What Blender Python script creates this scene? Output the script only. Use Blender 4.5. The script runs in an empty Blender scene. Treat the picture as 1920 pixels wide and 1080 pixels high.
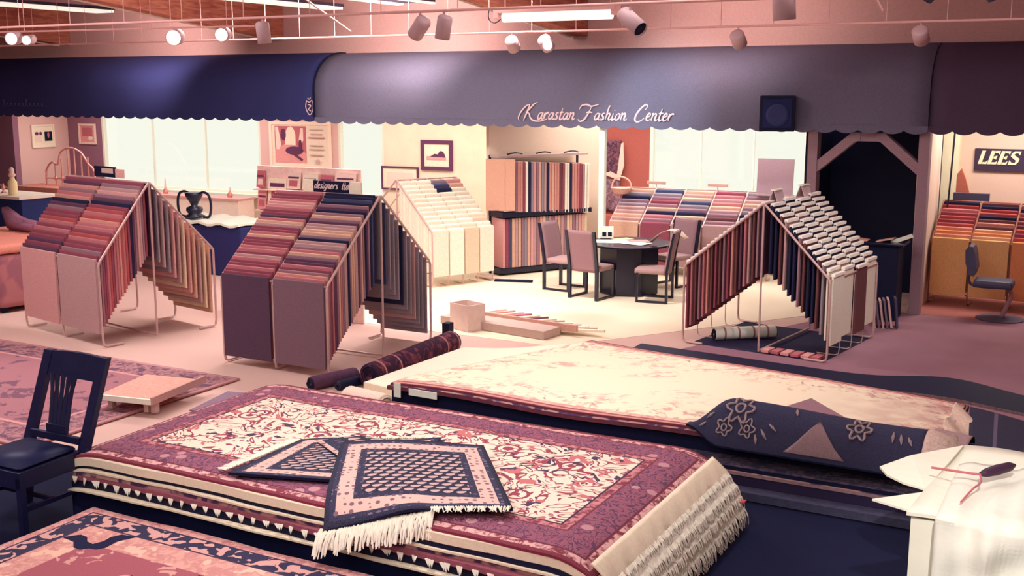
import bpy, bmesh, math, random
from mathutils import Vector, Matrix
random.seed(7)
S = bpy.context.scene
COL = S.collection
R = math.radians
# ------------------------------------------------------------------ camera, light, exposure
cam_data = bpy.data.cameras.new('camera'); cam = bpy.data.objects.new('camera', cam_data); COL.objects.link(cam)
cam_data.sensor_width = 36; cam_data.lens = 2100/1920*36; cam_data.clip_end = 200
cam.location = (0, 0, 3.0); cam.rotation_euler = (R(90-10.125), 0, R(28.5)); S.camera = cam
S.view_settings.view_transform = 'Standard'; S.view_settings.look = 'None'
S.view_settings.exposure = 0.0; S.view_settings.gamma = 1.0; S.view_settings.use_curve_mapping = False
w = bpy.data.worlds.new('daylight'); S.world = w; w.use_nodes = True
w.node_tree.nodes['Background'].inputs[0].default_value = (0.95, 0.97, 0.84, 1)
w.node_tree.nodes['Background'].inputs[1].default_value = 1.05

def area(name, loc, size, power, col, rot=(0, 0, 0)):
    l = bpy.data.lights.new(name, 'AREA'); l.shape = 'RECTANGLE'; l.size, l.size_y = size; l.energy = power; l.color = col
    o = bpy.data.objects.new(name, l); COL.objects.link(o); o.location = loc; o.rotation_euler = rot; return o
def spot(name, loc, target, power, col, ang=40, blend=.7, size=.06):
    l = bpy.data.lights.new(name, 'SPOT'); l.energy = power; l.color = col; l.spot_size = R(ang); l.spot_blend = blend; l.shadow_soft_size = size
    o = bpy.data.objects.new(name, l); COL.objects.link(o); o.location = loc
    o.rotation_euler = (Vector(target)-Vector(loc)).to_track_quat('-Z', 'Y').to_euler(); return o
PINK = (1, .93, .90); CREAM = (1, .97, .93)
area('ceiling_light', (-4.5, 2.0, 5.2), (8, 2.5), 190, PINK)
area('ceiling_light', (-3.0, -1.0, 4.6), (6, 2.0), 190, PINK, (R(40), 0, R(20)))
area('ceiling_light', (-10.5, 6.5, 4.9), (5, 1.2), 270, PINK)
area('ceiling_light', (-9.2, 12.2, 4.75), (5, .8), 360, CREAM)
area('ceiling_light', (-2.5, 9.5, 4.8), (5, 2.0), 150, PINK)
area('alcove_fill', (-10.5, 17.4, 2.95), (7, 1.6), 170, CREAM)  # unseen area lights added to brighten the alcove, no fixtures modelled
area('alcove_fill', (-18.5, 17.4, 2.95), (6, 1.6), 130, PINK)
area('alcove_fill', (-5.3, 17.5, 2.95), (3.5, 1.6), 120, CREAM)
area('alcove_fill', (-1.2, 17.0, 2.95), (1.6, .8), 80, (1, .92, .76))
spot('table_spot', (-6.6, 12.9, 4.3), (-7.0, 14.4, 0), 560, CREAM, 75, 1)
spot('window_spot', (-8.2, 11.5, 4.4), (-7.9, 12.5, 0), 330, CREAM, 66, 1)  # spot over the cream floor inside the room, not at a window
spot('rack_fill', (-.6, 9.2, 4.9), (-2.6, 13.0, 1.1), 520, CREAM, 30, 1)  # spot without a fixture, added to brighten the white header rack
spot('rug_fill', (-3.9, 8.0, 4.8), (-4.4, 9.2, .4), 230, CREAM, 58, 1)  # unseen spots without fixtures, here to brighten the rug piles
spot('rug_fill', (-3.6, 4.6, 4.8), (-4.0, 6.2, .5), 460, (1, .96, .94), 62, 1)
spot('box_fill', (.2, 2.4, 4.4), (-.3, 6.2, .7), 850, CREAM, 26, .8)  # unseen spot added to brighten the carton's near face

# ------------------------------------------------------------------ helpers
def mesh_obj(name, bm, m, parent=None, smooth=False, loc=None):
    me = bpy.data.meshes.new(name); bm.normal_update(); bm.to_mesh(me); bm.free()
    if smooth:
        for p in me.polygons: p.use_smooth = True
    if m is not None:
        for mm in (m if isinstance(m, (list, tuple)) else [m]): me.materials.append(mm)
    o = bpy.data.objects.new(name, me); COL.objects.link(o)
    if parent is not None: o.parent = parent
    if loc is not None: o.location = loc
    return o
def tag(o, label=None, cat=None, group=None, kind=None):
    if label: o['label'] = label
    if cat: o['category'] = cat
    if group: o['group'] = group
    if kind: o['kind'] = kind
    return o
def thing(name, label, cat, loc=(0, 0, 0), rz=0, group=None):
    o = bpy.data.objects.new(name, None); COL.objects.link(o); o.location = loc; o.rotation_euler = (0, 0, rz)
    o.empty_display_size = .1
    return tag(o, label, cat, group)
def struct(name, bm, m, parent=None):
    o = mesh_obj(name, bm, m, parent)
    if parent is None: o['kind'] = 'structure'
    return o
def children(o): return [c for c in bpy.data.objects if c.parent == o]
def copy_tree(o, parent=None):
    ch = children(o); c = o.copy(); COL.objects.link(c); c.parent = parent
    for k in ch: copy_tree(k, c)
    return c
def box(bm, x0, x1, y0, y1, z0, z1, M=None):
    vs = [Vector(v) for v in ((x0, y0, z0), (x1, y0, z0), (x1, y1, z0), (x0, y1, z0), (x0, y0, z1), (x1, y0, z1), (x1, y1, z1), (x0, y1, z1))]
    if M is not None: vs = [M @ v for v in vs]
    v = [bm.verts.new(p) for p in vs]; fs = []
    for f in ((3, 2, 1, 0), (4, 5, 6, 7), (0, 1, 5, 4), (1, 2, 6, 5), (2, 3, 7, 6), (3, 0, 4, 7)): fs.append(bm.faces.new([v[i] for i in f]))
    return fs
def nb(): return bmesh.new()
def bx(x0, x1, y0, y1, z0, z1, M=None, bev=0):
    bm = nb(); box(bm, x0, x1, y0, y1, z0, z1, M)
    if bev: bmesh.ops.bevel(bm, geom=bm.edges[:], offset=bev, segments=2, affect='EDGES', profile=.7)
    return bm
def prism(bm, pts, y0, y1, axis='y'):
    """outline pts (a,b) extruded along an axis: y -> (a, y, b); x -> (x, a, b); z -> (a, b, z)"""
    f = {'y': lambda a, b, c: (a, c, b), 'x': lambda a, b, c: (c, a, b), 'z': lambda a, b, c: (a, b, c)}[axis]
    A = [bm.verts.new(f(a, b, y0)) for a, b in pts]; B = [bm.verts.new(f(a, b, y1)) for a, b in pts]; n = len(pts)
    bm.faces.new(A); bm.faces.new(B[::-1])
    for i in range(n): bm.faces.new((A[i], B[i], B[(i+1) % n], A[(i+1) % n]))
    bmesh.ops.recalc_face_normals(bm, faces=bm.faces[:])
    return bm
def tube(bm, pts, r, n=8, closed=False, caps=True):
    pts = [Vector(p) for p in pts]; rings = []; N = len(pts); up = None
    for i, p in enumerate(pts):
        if closed: t = pts[(i+1) % N]-pts[i-1]
        else: t = pts[min(i+1, N-1)]-pts[max(i-1, 0)]
        t.normalize()
        if up is None: up = Vector((0, 0, 1)) if abs(t.z) < .9 else Vector((1, 0, 0))
        a = t.cross(up)
        if a.length < 1e-4: a = t.cross(Vector((0, 1, 0)))
        a.normalize(); b = t.cross(a).normalized(); up = (-b) if False else a.cross(t)
        rr = r[i] if isinstance(r, (list, tuple)) else r
        rings.append([bm.verts.new(p+a*rr*math.cos(2*math.pi*k/n)+b*rr*math.sin(2*math.pi*k/n)) for k in range(n)])
    for i in range(N if closed else N-1):
        A = rings[i]; B = rings[(i+1) % N]
        for k in range(n): bm.faces.new((A[k], A[(k+1) % n], B[(k+1) % n], B[k]))
    if caps and not closed: bm.faces.new(rings[0][::-1]); bm.faces.new(rings[-1])
    return bm
def lathe(bm, prof, n=24, c=(0, 0, 0)):
    rings = []
    for r, z in prof: rings.append([bm.verts.new((c[0]+r*math.cos(2*math.pi*k/n), c[1]+r*math.sin(2*math.pi*k/n), c[2]+z)) for k in range(n)])
    for i in range(len(prof)-1):
        for k in range(n): bm.faces.new((rings[i][k], rings[i][(k+1) % n], rings[i+1][(k+1) % n], rings[i+1][k]))
    bm.faces.new(rings[0][::-1]); bm.faces.new(rings[-1]); return bm
def smoothpath(pts, k=6, closed=False):
    P = [Vector(p) for p in pts]; out = []; N = len(P)
    for i in range(N if closed else N-1):
        if closed: p0, p1, p2, p3 = P[i-1], P[i], P[(i+1) % N], P[(i+2) % N]
        else: p0, p1, p2, p3 = P[max(i-1, 0)], P[i], P[i+1], P[min(i+2, N-1)]
        for j in range(k):
            t = j/k
            out.append(.5*((2*p1)+(-p0+p2)*t+(2*p0-5*p1+4*p2-p3)*t*t+(-p0+3*p1-3*p2+p3)*t**3))
    if not closed: out.append(P[-1])
    return out
def slab(grid, th, uvs=None, zfloor=None):
    """grid[i][j] of points = top surface; gives it thickness th downward; uv in metres on the top"""
    bm = nb(); uvl = bm.loops.layers.uv.new('UVMap'); n = len(grid); m = len(grid[0])
    T = [[bm.verts.new(p) for p in row] for row in grid]
    B = [[bm.verts.new((p[0], p[1], p[2]-th if zfloor is None else max(p[2]-th, zfloor))) for p in row] for row in grid]
    for i in range(n-1):
        for j in range(m-1):
            f = bm.faces.new((T[i][j], T[i+1][j], T[i+1][j+1], T[i][j+1])); f.smooth = True
            if uvs:
                for l, (a, b) in zip(f.loops, ((i, j), (i+1, j), (i+1, j+1), (i, j+1))): l[uvl].uv = uvs(a, b)
            f = bm.faces.new((B[i][j+1], B[i+1][j+1], B[i+1][j], B[i][j])); f.material_index = 1
    def side(a, b, c, d):
        f = bm.faces.new((a, b, c, d)); f.material_index = 1
    for i in range(n-1): side(T[i+1][0], T[i][0], B[i][0], B[i+1][0]); side(T[i][-1], T[i+1][-1], B[i+1][-1], B[i][-1])
    for j in range(m-1): side(T[0][j], T[0][j+1], B[0][j+1], B[0][j]); side(T[-1][j+1], T[-1][j], B[-1][j], B[-1][j+1])
    return bm

# ------------------------------------------------------------------ materials
class NG:
    def __init__(s, name, rough=.9):
        s.mat = bpy.data.materials.new(name); s.mat.use_nodes = True; s.nt = s.mat.node_tree
        s.p = s.nt.nodes['Principled BSDF']; s.p.inputs['Roughness'].default_value = rough
        s.p.inputs['Specular IOR Level'].default_value = .2
    def n(s, t, **k):
        q = s.nt.nodes.new(t)
        for a, b in k.items(): setattr(q, a, b)
        return q
    def put(s, sock, v):
        if isinstance(v, bpy.types.NodeSocket): s.nt.links.new(v, sock)
        elif isinstance(v, (tuple, list)): sock.default_value = (*v[:3], 1) if sock.type == 'RGBA' else v
        else: sock.default_value = v
    def m(s, op, a, b=0, c=0):
        q = s.n('ShaderNodeMath', operation=op); s.put(q.inputs[0], a); s.put(q.inputs[1], b); s.put(q.inputs[2], c); return q.outputs[0]
    def mix(s, f, a, b):
        q = s.n('ShaderNodeMix', data_type='RGBA'); s.put(q.inputs[0], f); s.put(q.inputs[6], a); s.put(q.inputs[7], b); return q.outputs[2]
    def uv(s):
        q = s.n('ShaderNodeUVMap'); q.uv_map = 'UVMap'; x = s.n('ShaderNodeSeparateXYZ'); s.nt.links.new(q.outputs[0], x.inputs[0])
        return q.outputs[0], x.outputs[0], x.outputs[1]
    def obj(s):
        return s.n('ShaderNodeTexCoord').outputs['Object']
    def noise(s, vec, scale, det=3, rough=.5, dist=0):
        q = s.n('ShaderNodeTexNoise'); s.put(q.inputs['Vector'], vec); q.inputs['Scale'].default_value = scale; q.inputs['Detail'].default_value = det
        q.inputs['Roughness'].default_value = rough; q.inputs['Distortion'].default_value = dist; return q.outputs[0]
    def vor(s, vec, scale, feat='F1', rnd=1):
        q = s.n('ShaderNodeTexVoronoi', feature=feat); s.put(q.inputs['Vector'], vec); q.inputs['Scale'].default_value = scale; q.inputs['Randomness'].default_value = rnd
        return q.outputs['Distance']
    def lt(s, a, b): return s.m('LESS_THAN', a, b)
    def gt(s, a, b): return s.m('GREATER_THAN', a, b)
    def ramp(s, f, lo, hi):
        q = s.n('ShaderNodeMapRange'); s.put(q.inputs[0], f); q.inputs[1].default_value = lo; q.inputs[2].default_value = hi; q.clamp = True; return q.outputs[0]
    def bump(s, h, strength, dist=.01):
        q = s.n('ShaderNodeBump'); q.inputs['Strength'].default_value = strength; q.inputs['Distance'].default_value = dist
        s.put(q.inputs['Height'], h); s.nt.links.new(q.outputs[0], s.p.inputs['Normal'])
    def out(s, c): s.put(s.p.inputs['Base Color'], c); return s.mat
def lin(c): return tuple(((v/255)/12.92 if v/255 <= .04045 else ((v/255+.055)/1.055)**2.4) for v in c)
def hexmix(c, k): return tuple(min(1, v*k) for v in c)
_cache = {}
def flat(name, rgb, rough=.85, amt=.12, scale=60, bump=0, metal=0, spec=None):
    """sRGB 0-255 colour with a little natural mottling"""
    if name in _cache: return _cache[name]
    g = NG(name, rough); c = lin(rgb); o = g.obj()
    nz = g.noise(o, scale, 3, .7)
    col = g.mix(g.ramp(nz, .3, .7), hexmix(c, 1-amt), hexmix(c, 1+amt))
    if metal: g.p.inputs['Metallic'].default_value = metal
    if spec is not None: g.p.inputs['Specular IOR Level'].default_value = spec
    if bump: g.bump(nz, bump)
    _cache[name] = g.out(col); return _cache[name]
def emit(name, rgb, st):
    g = NG(name); g.put(g.p.inputs['Emission Color'], lin(rgb)); g.p.inputs['Emission Strength'].default_value = st; return g.out(lin(rgb))
M_navy = flat('navy_black', (16, 18, 50), .6, .2, 30)
M_chrome = flat('dull_metal', (205, 170, 165), .45, .08, 20, metal=.3, spec=.5)
M_blackmetal = flat('black_metal', (18, 20, 48), .4, .1, 20, spec=.5)
M_cream = flat('cream_paint', (236, 222, 196), .8, .05, 3)
M_pinkwall = flat('pink_wall', (206, 164, 160), .9, .12, 90)
M_palepink = flat('pale_pink_wall', (226, 185, 178), .9, .06, 70)
M_mauve = flat('mauve_wall', (150, 105, 125), .9, .15, 90)
M_white = flat('white_paper', (238, 236, 220), .8, .03, 20)
M_wire = flat('white_wire', (226, 172, 168), .5, .05, 5)
M_wood = None

def floor_mat():
    g = NG('showroom_carpet', .95); o = g.obj(); n1 = g.noise(o, 220, 4, .8); n2 = g.noise(o, 1.3, 3)
    x = g.n('ShaderNodeSeparateXYZ'); g.nt.links.new(o, x.inputs[0])
    c = g.mix(g.ramp(n1, .35, .65), lin((190, 150, 144)), lin((228, 192, 180)))
    c = g.mix(g.ramp(n2, .35, .7), c, g.mix(.5, c, lin((214, 178, 166))))
    g.bump(n1, .3); return g.out(c)
def carpet2(name, a, b):
    g = NG(name, .95); o = g.obj(); n1 = g.noise(o, 180, 4, .8); n2 = g.noise(o, 2.0, 3)
    c = g.mix(g.ramp(n1, .35, .65), lin(a), lin(b)); c = g.mix(g.ramp(n2, .3, .7), c, g.mix(.35, c, lin(b)))
    g.bump(n1, .3); return g.out(c)
M_floor = floor_mat()
M_floor_cream = carpet2('cream_carpet', (226, 204, 178), (244, 226, 200))
M_floor_mauve = carpet2('mauve_carpet', (128, 88, 108), (172, 126, 138))
M_floor_rust = carpet2('rust_carpet', (150, 88, 90), (180, 112, 106))
M_floor_navy = carpet2('navy_carpet', (14, 17, 46), (20, 23, 58))

# ------------------------------------------------------------------ setting
struct('floor', bx(-27, 3, -4, 20, -.1, 0), M_floor)
def zone(name, pts, m, z=.004):
    bm = nb(); prism(bm, pts, 0.0005, z, 'z'); return struct(name, bm, m)
zone('trim_1', [(-10.2, 11.6), (-5.7, 11.55), (-3.2, 15.3), (-3.2, 19), (-10.2, 19)], M_floor_cream)
zone('trim_2', [(-2.6, 9.9), (3, 9.9), (3, 15.6), (-2.6, 15.6), (-3.1, 15.2), (-4.4, 12.0)], M_floor_mauve, .005)
zone('trim_3', [(-2.35, 15.61), (3, 15.61), (3, 19), (-2.35, 19)], M_floor_rust, .006)
zone('trim_4', [(-9.5, -3.9), (2.9, -3.9), (2.9, 9.88), (-2.4, 9.88), (-6.1, 7.9), (-6.6, 5.95), (-9.5, 5.95)], M_floor_navy, .007)
def wall(name, x0, x1, y0, y1, z0, z1, m): return struct(name, bx(x0, x1, y0, y1, z0, z1), m)
wall('wall_upper', -27, 3, 16.35, 16.55, 3.02, 4.75, M_pinkwall)
wall('wall_left', -27.2, -27, -4, 20, 0, 6.7, M_pinkwall)
wall('wall_right', 3, 3.2, -4, 20, 0, 6.7, M_pinkwall)
wall('wall_front', -27, 3, -4.2, -4, 0, 6.7, M_pinkwall)
# roof underside slopes up toward the camera
bm = nb(); prism(bm, [(16.35, 4.55), (16.35, 4.75), (-4, 6.8), (-4, 6.6)], -27, 3, 'x'); struct('ceiling', bm, flat('ceiling_paint', (205, 165, 175), .9, .1, 8))
wall('ceiling_alcove', -27, 3, 16.55, 19.2, 3.02, 3.12, M_cream)
Z1 = 3.02
# the back wall with its three bright windows
wall('wall_back', -22.6, -21.45, 19.0, 19.15, 0, Z1, M_mauve)
wall('wall_back_centre', -16.56, -14.46, 19.0, 19.15, 0, Z1, M_palepink)
wall('wall_back_cream', -13.3, -8.9, 19.0, 19.15, 0, Z1, M_cream)
M_rust = flat('rust_wall', (170, 92, 84), .9, .12, 50)
wall('wall_back_rust', -8.9, -7.5, 19.0, 19.15, 0, Z1, M_rust)
wall('wall_back_right', -4.65, 3, 19.0, 19.15, 0, Z1, M_cream)
for i, (a, b, sill) in enumerate(((-21.45, -16.56, .70), (-14.46, -13.3, .7), (-7.5, -4.65, .9))):
    wall('wall_sill_%d' % (i+1), a, b, 19.0, 19.15, 0, sill, M_cream)
    t = bpy.data.objects.new('window_%d' % (i+1), None); COL.objects.link(t); t['kind'] = 'structure'; t.location = ((a+b)/2, 19.05, sill)
    hw = (b-a)/2; H = Z1-sill
    f = nb()
    for (x0, x1, z0, z1) in ((-hw, -hw+.06, 0, H), (hw-.06, hw, 0, H), (-hw+.06, hw-.06, 0, .05), (-hw+.06, hw-.06, H-.05, H)): box(f, x0, x1, -.04, .06, z0, z1)
    mesh_obj('window_frame', f, M_white, t)
    k = 3 if i != 1 else 1
    for q in range(1, k):
        mesh_obj('mullion', bx(-hw+2*hw*q/k-.012, -hw+2*hw*q/k+.012, -.02, .03, .05, H-.05), flat('pale_frame', (232, 232, 216), .8, .01, 5), t)
    g = NG('window_glass', .0); g.p.inputs['Base Color'].default_value = (1, 1, 1, 1)
    tr = g.n('ShaderNodeBsdfTransparent'); gl = g.n('ShaderNodeBsdfGlossy'); gl.inputs['Roughness'].default_value = .05
    ms = g.n('ShaderNodeMixShader'); ms.inputs[0].default_value = .04
    g.nt.links.new(tr.outputs[0], ms.inputs[1]); g.nt.links.new(gl.outputs[0], ms.inputs[2])
    g.nt.links.new(ms.outputs[0], g.nt.nodes['Material Output'].inputs['Surface'])
    mesh_obj('pane', bx(-hw+.06, hw-.06, 0.0, .008, .05, H-.05), g.mat, t)
    mesh_obj('window_sill', bx(-hw, hw, -.25, -.05, -.06, 0), M_white, t)
# left end: side wall coloured paler for window light, then a dark wall
struct('wall_side_left', bx(-22.75, -22.6, 17.6, 19.15, 0, Z1), M_palepink)
struct('wall_front_left', bx(-27, -22.6, 17.45, 17.6, 0, Z1), M_mauve)
# angled partition behind the sample shelving
def rot_m(x, y, deg): return Matrix.Translation((x, y, 0)) @ Matrix.Rotation(R(deg), 4, 'Z')
struct('wall_partition', bx(.06, 2.25, .40, .50, 0, Z1-.01, rot_m(-8.72, 15.62, 60)), flat('tan_wall', (222, 196, 176), .9, .06, 60))
# right-hand office wall
wall('wall_office', -2.15, 3, 18.2, 18.35, 0, Z1, flat('office_wall', (218, 186, 176), .9, .08, 80))
wall('wall_office_side', -2.42, -2.15, 17.9, 18.35, 0, Z1, M_cream)
# white post holding up the awning
tag(mesh_obj('awning_post', bx(-6.93, -6.84, 15.5, 15.59, .006, 2.62, bev=.01), M_white), 'slim white post under the middle of the awning, behind the table', 'post')

# ---- rafters
def wood_mat(name, a, b):
    g = NG(name, .7); o = g.obj(); mp = g.n('ShaderNodeMapping'); mp.inputs['Scale'].default_value = (1, .12, 1); g.nt.links.new(o, mp.inputs[0])
    n = g.noise(mp.outputs[0], 14, 5, .65, 1.5); n2 = g.vor(mp.outputs[0], 3.5)
    c = g.mix(g.ramp(n, .35, .65), lin(a), lin(b)); c = g.mix(g.lt(n2, .035), c, lin((90, 40, 50))); return g.out(c)
M_beam = wood_mat('rafter_wood', (168, 92, 84), (215, 140, 112))
for i, (x, h) in enumerate(((-19.2, .55), (-13.6, .5), (-7.52, .5))):
    bm = nb(); zb = 3.86 if i < 2 else 3.80
    prism(bm, [(16.34, zb), (16.34, 4.52), (4, 4.52+1.22), (4, zb+1.24)], x-.26, x, 'x')
    o = struct('trim_%d' % (5+i), bm, M_beam)
    bm = nb(); prism(bm, [(16.3, zb-.02), (16.3, zb+.01), (4, zb+1.25), (4, zb+1.22)], x-.285, x-.262, 'x'); struct('trim_%d' % (8+i), bm, M_white)
# hanging pipes with wires and light cans
YA, YB, ZP = 12.9, 9.0, 3.70
for nm, y, lab in (('track_pipe', YA, 'long white lighting pipe nearest to the awning'), ('track_pipe', YB, 'long white lighting pipe nearer the viewer, above the first pipe')):
    t = thing(nm, lab, 'lighting pipe', (-10, y, ZP), 0, 'lighting pipes')
    mesh_obj('pipe', tube(nb(), [(-12, 0, 0), (12, 0, 0)], 0.013, 8), M_wire, t)
    x = -11.6
    while x < 11.5:
        rise = (4.55+(16.35-y)*.1)-ZP+.02
        if y == YA or x > 0: mesh_obj('hanger_wire', tube(nb(), [(x, 0, .01), (x, 0, rise)], .005, 5), M_wire, t)
        else: mesh_obj('hanger_wire', tube(nb(), [(x, 0, .01), (x, 0, rise)], .004, 5), M_wire, t)
        x += .62 if y == YA else .85
# short drops from the far pipe down to the awning top
M_can = flat('grey_can', (196, 160, 165), .5, .05, 5, spec=.4); M_candark = flat('dark_can', (70, 66, 96), .5, .1, 5, spec=.4)
M_bulb = emit('lamp_bulb', (255, 244, 214), 9); M_face = flat('can_mouth', (20, 22, 50), .6)
def can(x, y, dirv, label, m=M_can, r=.07, L=.24, lit=False, drop=.12, z=ZP):
    t = thing('spotlight', label, 'spotlight', (x, y, z-.016))
    mesh_obj('arm', tube(nb(), [(0, 0, 0), (0, 0, -drop)], .012, 8), m, t)
    d = Vector(dirv).normalized(); q = d.to_track_quat('Z', 'Y').to_matrix().to_4x4(); c = Vector((0, 0, -drop))
    bm = lathe(nb(), [(r*.45, -L*.42), (r*.9, -L*.36), (r, -L*.28), (r, L*.5), (r*.93, L*.5), (r*.9, L*.4)], 20)
    bmesh.ops.transform(bm, matrix=Matrix.Translation(c) @ q, verts=bm.verts); mesh_obj('can_body', bm, m, t, True)
    bm = lathe(nb(), [(r*.8, L*.36), (r*.85, L*.42), (r*.5, L*.5), (r*.1, L*.54)] if lit else [(r*.9, L*.41), (r*.9, L*.45)], 16)
    bmesh.ops.transform(bm, matrix=Matrix.Translation(c) @ q, verts=bm.verts); mesh_obj('bulb' if lit else 'lens', bm, M_bulb if lit else M_face, t, True)
    return t
toc = (.48, -.87, -.12)
can(-10.13, 10.19, toc, 'glowing spotlight facing forward, right above the maroon awning', lit=True, r=.095, drop=.08, z=3.70)
can(-9.43, 10.25, toc, 'glowing spotlight just right of the brightest one', lit=True, r=.08, drop=.06, z=3.70)
can(-12.49, 9.78, toc, 'glowing spotlight at the far left edge', lit=True, r=.08, drop=.06, z=3.70)
can(-12.30, 9.85, toc, 'smaller glowing spotlight beside the one at the left edge', lit=True, r=.06, drop=.06, z=3.68)
mesh_rod = thing('lamp_bar', 'thin white bar carrying the glowing spotlights on the left', 'lighting pipe', (-11, 10.0, 3.71))
mesh_obj('bar', tube(nb(), [(-4, -.35, 0), (2, .3, 0)], .012, 6), M_wire, mesh_rod)
for x in (-3.4, -1.4, .6, 1.7): mesh_obj('hanger_wire', tube(nb(), [(x, .1*x, 0), (x, .1*x, 1.5)], .005, 5), M_wire, mesh_rod)
can(-7.75, YB, (.05, .1, -1), 'pale spotlight hanging straight down beside the second wooden rafter')
can(-5.86, YB, (-.7, .3, -.6), 'pale spotlight tilted left, first of the pair left of the long fluorescent lamp', r=.075)
can(-5.60, YB, (-.25, .1, -1), 'pale spotlight tilted slightly, second of the pair left of the long fluorescent lamp')
can(-7.0, YA, (-.1, .75, -.62), 'white spotlight on the far pipe aimed at the awning, left one under the fluorescent lamp', r=.085, L=.2)
can(-6.52, YA, (.1, .75, -.62), 'white spotlight on the far pipe aimed at the awning, right one under the fluorescent lamp', r=.085, L=.2)
can(-3.75, YB, (.75, -.3, -.55), 'pale spotlight with black mouth, right of the fluorescent lamp', r=.07, L=.3)
can(-4.03, YA, (.05, .75, -.62), 'small spotlight on the far pipe above the dark square speaker', r=.085, L=.2)
can(-2.45, YB, (.05, .1, -1), 'grey spotlight hanging straight down, upper right', r=.09, L=.27, drop=.02)
can(-2.02, YA, (.05, .75, -.62), 'small dark spotlight on the far pipe near the right end', M_can, r=.085, L=.2)
can(-.95, 6.6, (-.75, .2, -.75), 'large dark spotlight tilted left in the top right corner', M_candark, r=.075, L=.28, drop=.1, z=3.72)
can(-.72, 6.7, (.5, .3, -.8), 'large dark spotlight tilted right in the top right corner', M_candark, r=.075, L=.26, drop=.1, z=3.72)
tag(mesh_obj('lamp_bar', tube(nb(), [(-1.6, 6.62, 3.715), (.6, 6.68, 3.715)], .015, 6), M_candark), 'dark bar holding the two large dark spotlights, top right', 'lighting pipe')
# long fluorescent lamp
t = thing('fluorescent_lamp', 'long glowing fluorescent lamp hanging in front of the third rafter', 'lamp', (-6.1, 12.35, 3.9))
M_fl = emit('fluorescent_glow', (236, 240, 226), 1.0)
bm = nb(); box(bm, -.78, .78, -.07, .07, .0, .06); mesh_obj('housing', bm, M_wire, t)
mesh_obj('tube_cover', tube(nb(), [(-.72, 0, -.045), (.72, 0, -.045)], .065, 14), M_fl, t, True)
mesh_obj('end_cap', bx(.725, .85, -.05, .05, -.06, .05), M_wire, t); mesh_obj('end_cap', bx(-.85, -.725, -.04, .04, -.06, .04), M_wire, t)
for x in (-.7, .7): mesh_obj('hanger_wire', tube(nb(), [(x, 0, .06), (x, 0, 1.0)], .005, 5), M_wire, t)
mesh_obj('cord', tube(nb(), smoothpath([(-.85, 0, -.0), (-.92, 0, .06), (-.93, 0, -.06), (-.85, 0, -.11), (-.76, 0, -.07)]), .007, 6), M_blackmetal, t)
# bright trough lamps hung between the rafters
M_tr = emit('trough_glow', (240, 236, 220), .9)
for (x, y0, y1, wd, lab) in ((-16.2, 12.3, 14.6, .5, 'bright trough lamp between the first two rafters'), (-12.1, 13.2, 15.9, .42, 'bright trough lamp just right of the second rafter'), (-10.3, 13.4, 15.7, .75, 'wide trough lamp with dark middle and two bright edges')):
    z = 4.36; t = thing('trough_lamp', lab, 'lamp', (x, (y0+y1)/2, z), 0, 'trough lamps on the roof')
    hy = (y1-y0)/2
    mesh_obj('housing', bx(-wd/2, wd/2, -hy, hy, .0, .05), M_candark, t)
    if wd > .6:
        mesh_obj('glowing_edge', bx(-wd/2, -wd/2+.14, -hy, hy, -.03, -.001), M_tr, t); mesh_obj('glowing_edge', bx(wd/2-.08, wd/2, -hy, hy, -.03, -.001), M_tr, t)
    else: mesh_obj('diffuser', bx(-wd/2+.03, wd/2-.03, -hy, hy, -.04, -.001), M_tr, t)
    for yy in (-hy+.1, hy-.1): mesh_obj('hanger_wire', tube(nb(), [(0, yy, .05), (0, yy, .42)], .006, 5), M_wire, t)
# slanting brace rods
for i, (a, b, lab) in enumerate((((-10.35, 10.95, 5.0), (-8.95, 12.1, 3.72), 'thin slanting white brace rod right of the second rafter'), ((-2.55, 8.3, 5.27), (-2.0, 10.6, 3.68), 'thin slanting rod near the upper right'))):
    tag(mesh_obj('brace_rod', tube(nb(), [a, b], .014, 6), M_wire), lab, 'rod')

# ------------------------------------------------------------------ awnings
def awning(x0, x1, yoff, zo, m, label, valance=True, piping=None):
    t = thing('awning', label, 'awning', (x0, 15.4+yoff, 2.45+zo), 0, None)
    prof = [(.93-yoff, 1.15-zo*.2)]
    for k in range(0, 13):
        a = math.pi/2*k/12; prof.append((.80-.80*math.sin(a), .50+.65*math.cos(a)-zo*.2))
    prof.append((0, .25)); prof.append((0, .06))
    bm = nb(); L = x1-x0; nx = max(8, int(L/.25))
    rings = []
    for i in range(nx+1):
        x = L*i/nx; sag = .012*math.sin(i*1.3)
        rings.append([bm.verts.new((x, y+sag*(z < .9), z)) for (y, z) in prof])
    for i in range(nx):
        for j in range(len(prof)-1): bm.faces.new((rings[i][j], rings[i][j+1], rings[i+1][j+1], rings[i+1][j]))
    for ring in (rings[0], rings[-1]):
        c = bm.verts.new((ring[0].co.x, .93-yoff, .06)); bm.faces.new(ring+[c])
    bmesh.ops.recalc_face_normals(bm, faces=bm.faces[:])
    o = mesh_obj('canopy', bm, m, t, True)
    for p in o.data.polygons:
        if len(p.vertices) > 4: p.use_smooth = False
    # scalloped hem: lobes hanging, cusps pointing up
    bm = nb(); s = .29; n = int(round(L/s)); s = L/n; top = []; bot = []
    K = 8
    for i in range(n*K+1):
        x = s*i/K; ph = (i % K)/K; top.append((x, .061)); bot.append((x, -.045*math.sin(math.pi*ph)**.8 if ph else .0))
    for yy in (-.004, .004):
        T = [bm.verts.new((x, yy, z)) for x, z in top]; B = [bm.verts.new((x, yy, z)) for x, z in bot]
        for i in range(len(T)-1): bm.faces.new((T[i], T[i+1], B[i+1], B[i]))
    mesh_obj('scalloped_hem', bm, m, t)
    if piping is not None:
        mesh_obj('end_piping', tube(nb(), [(piping, y-.01, z) for y, z in prof], .02, 6), M_navy, t)
    return t
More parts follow.
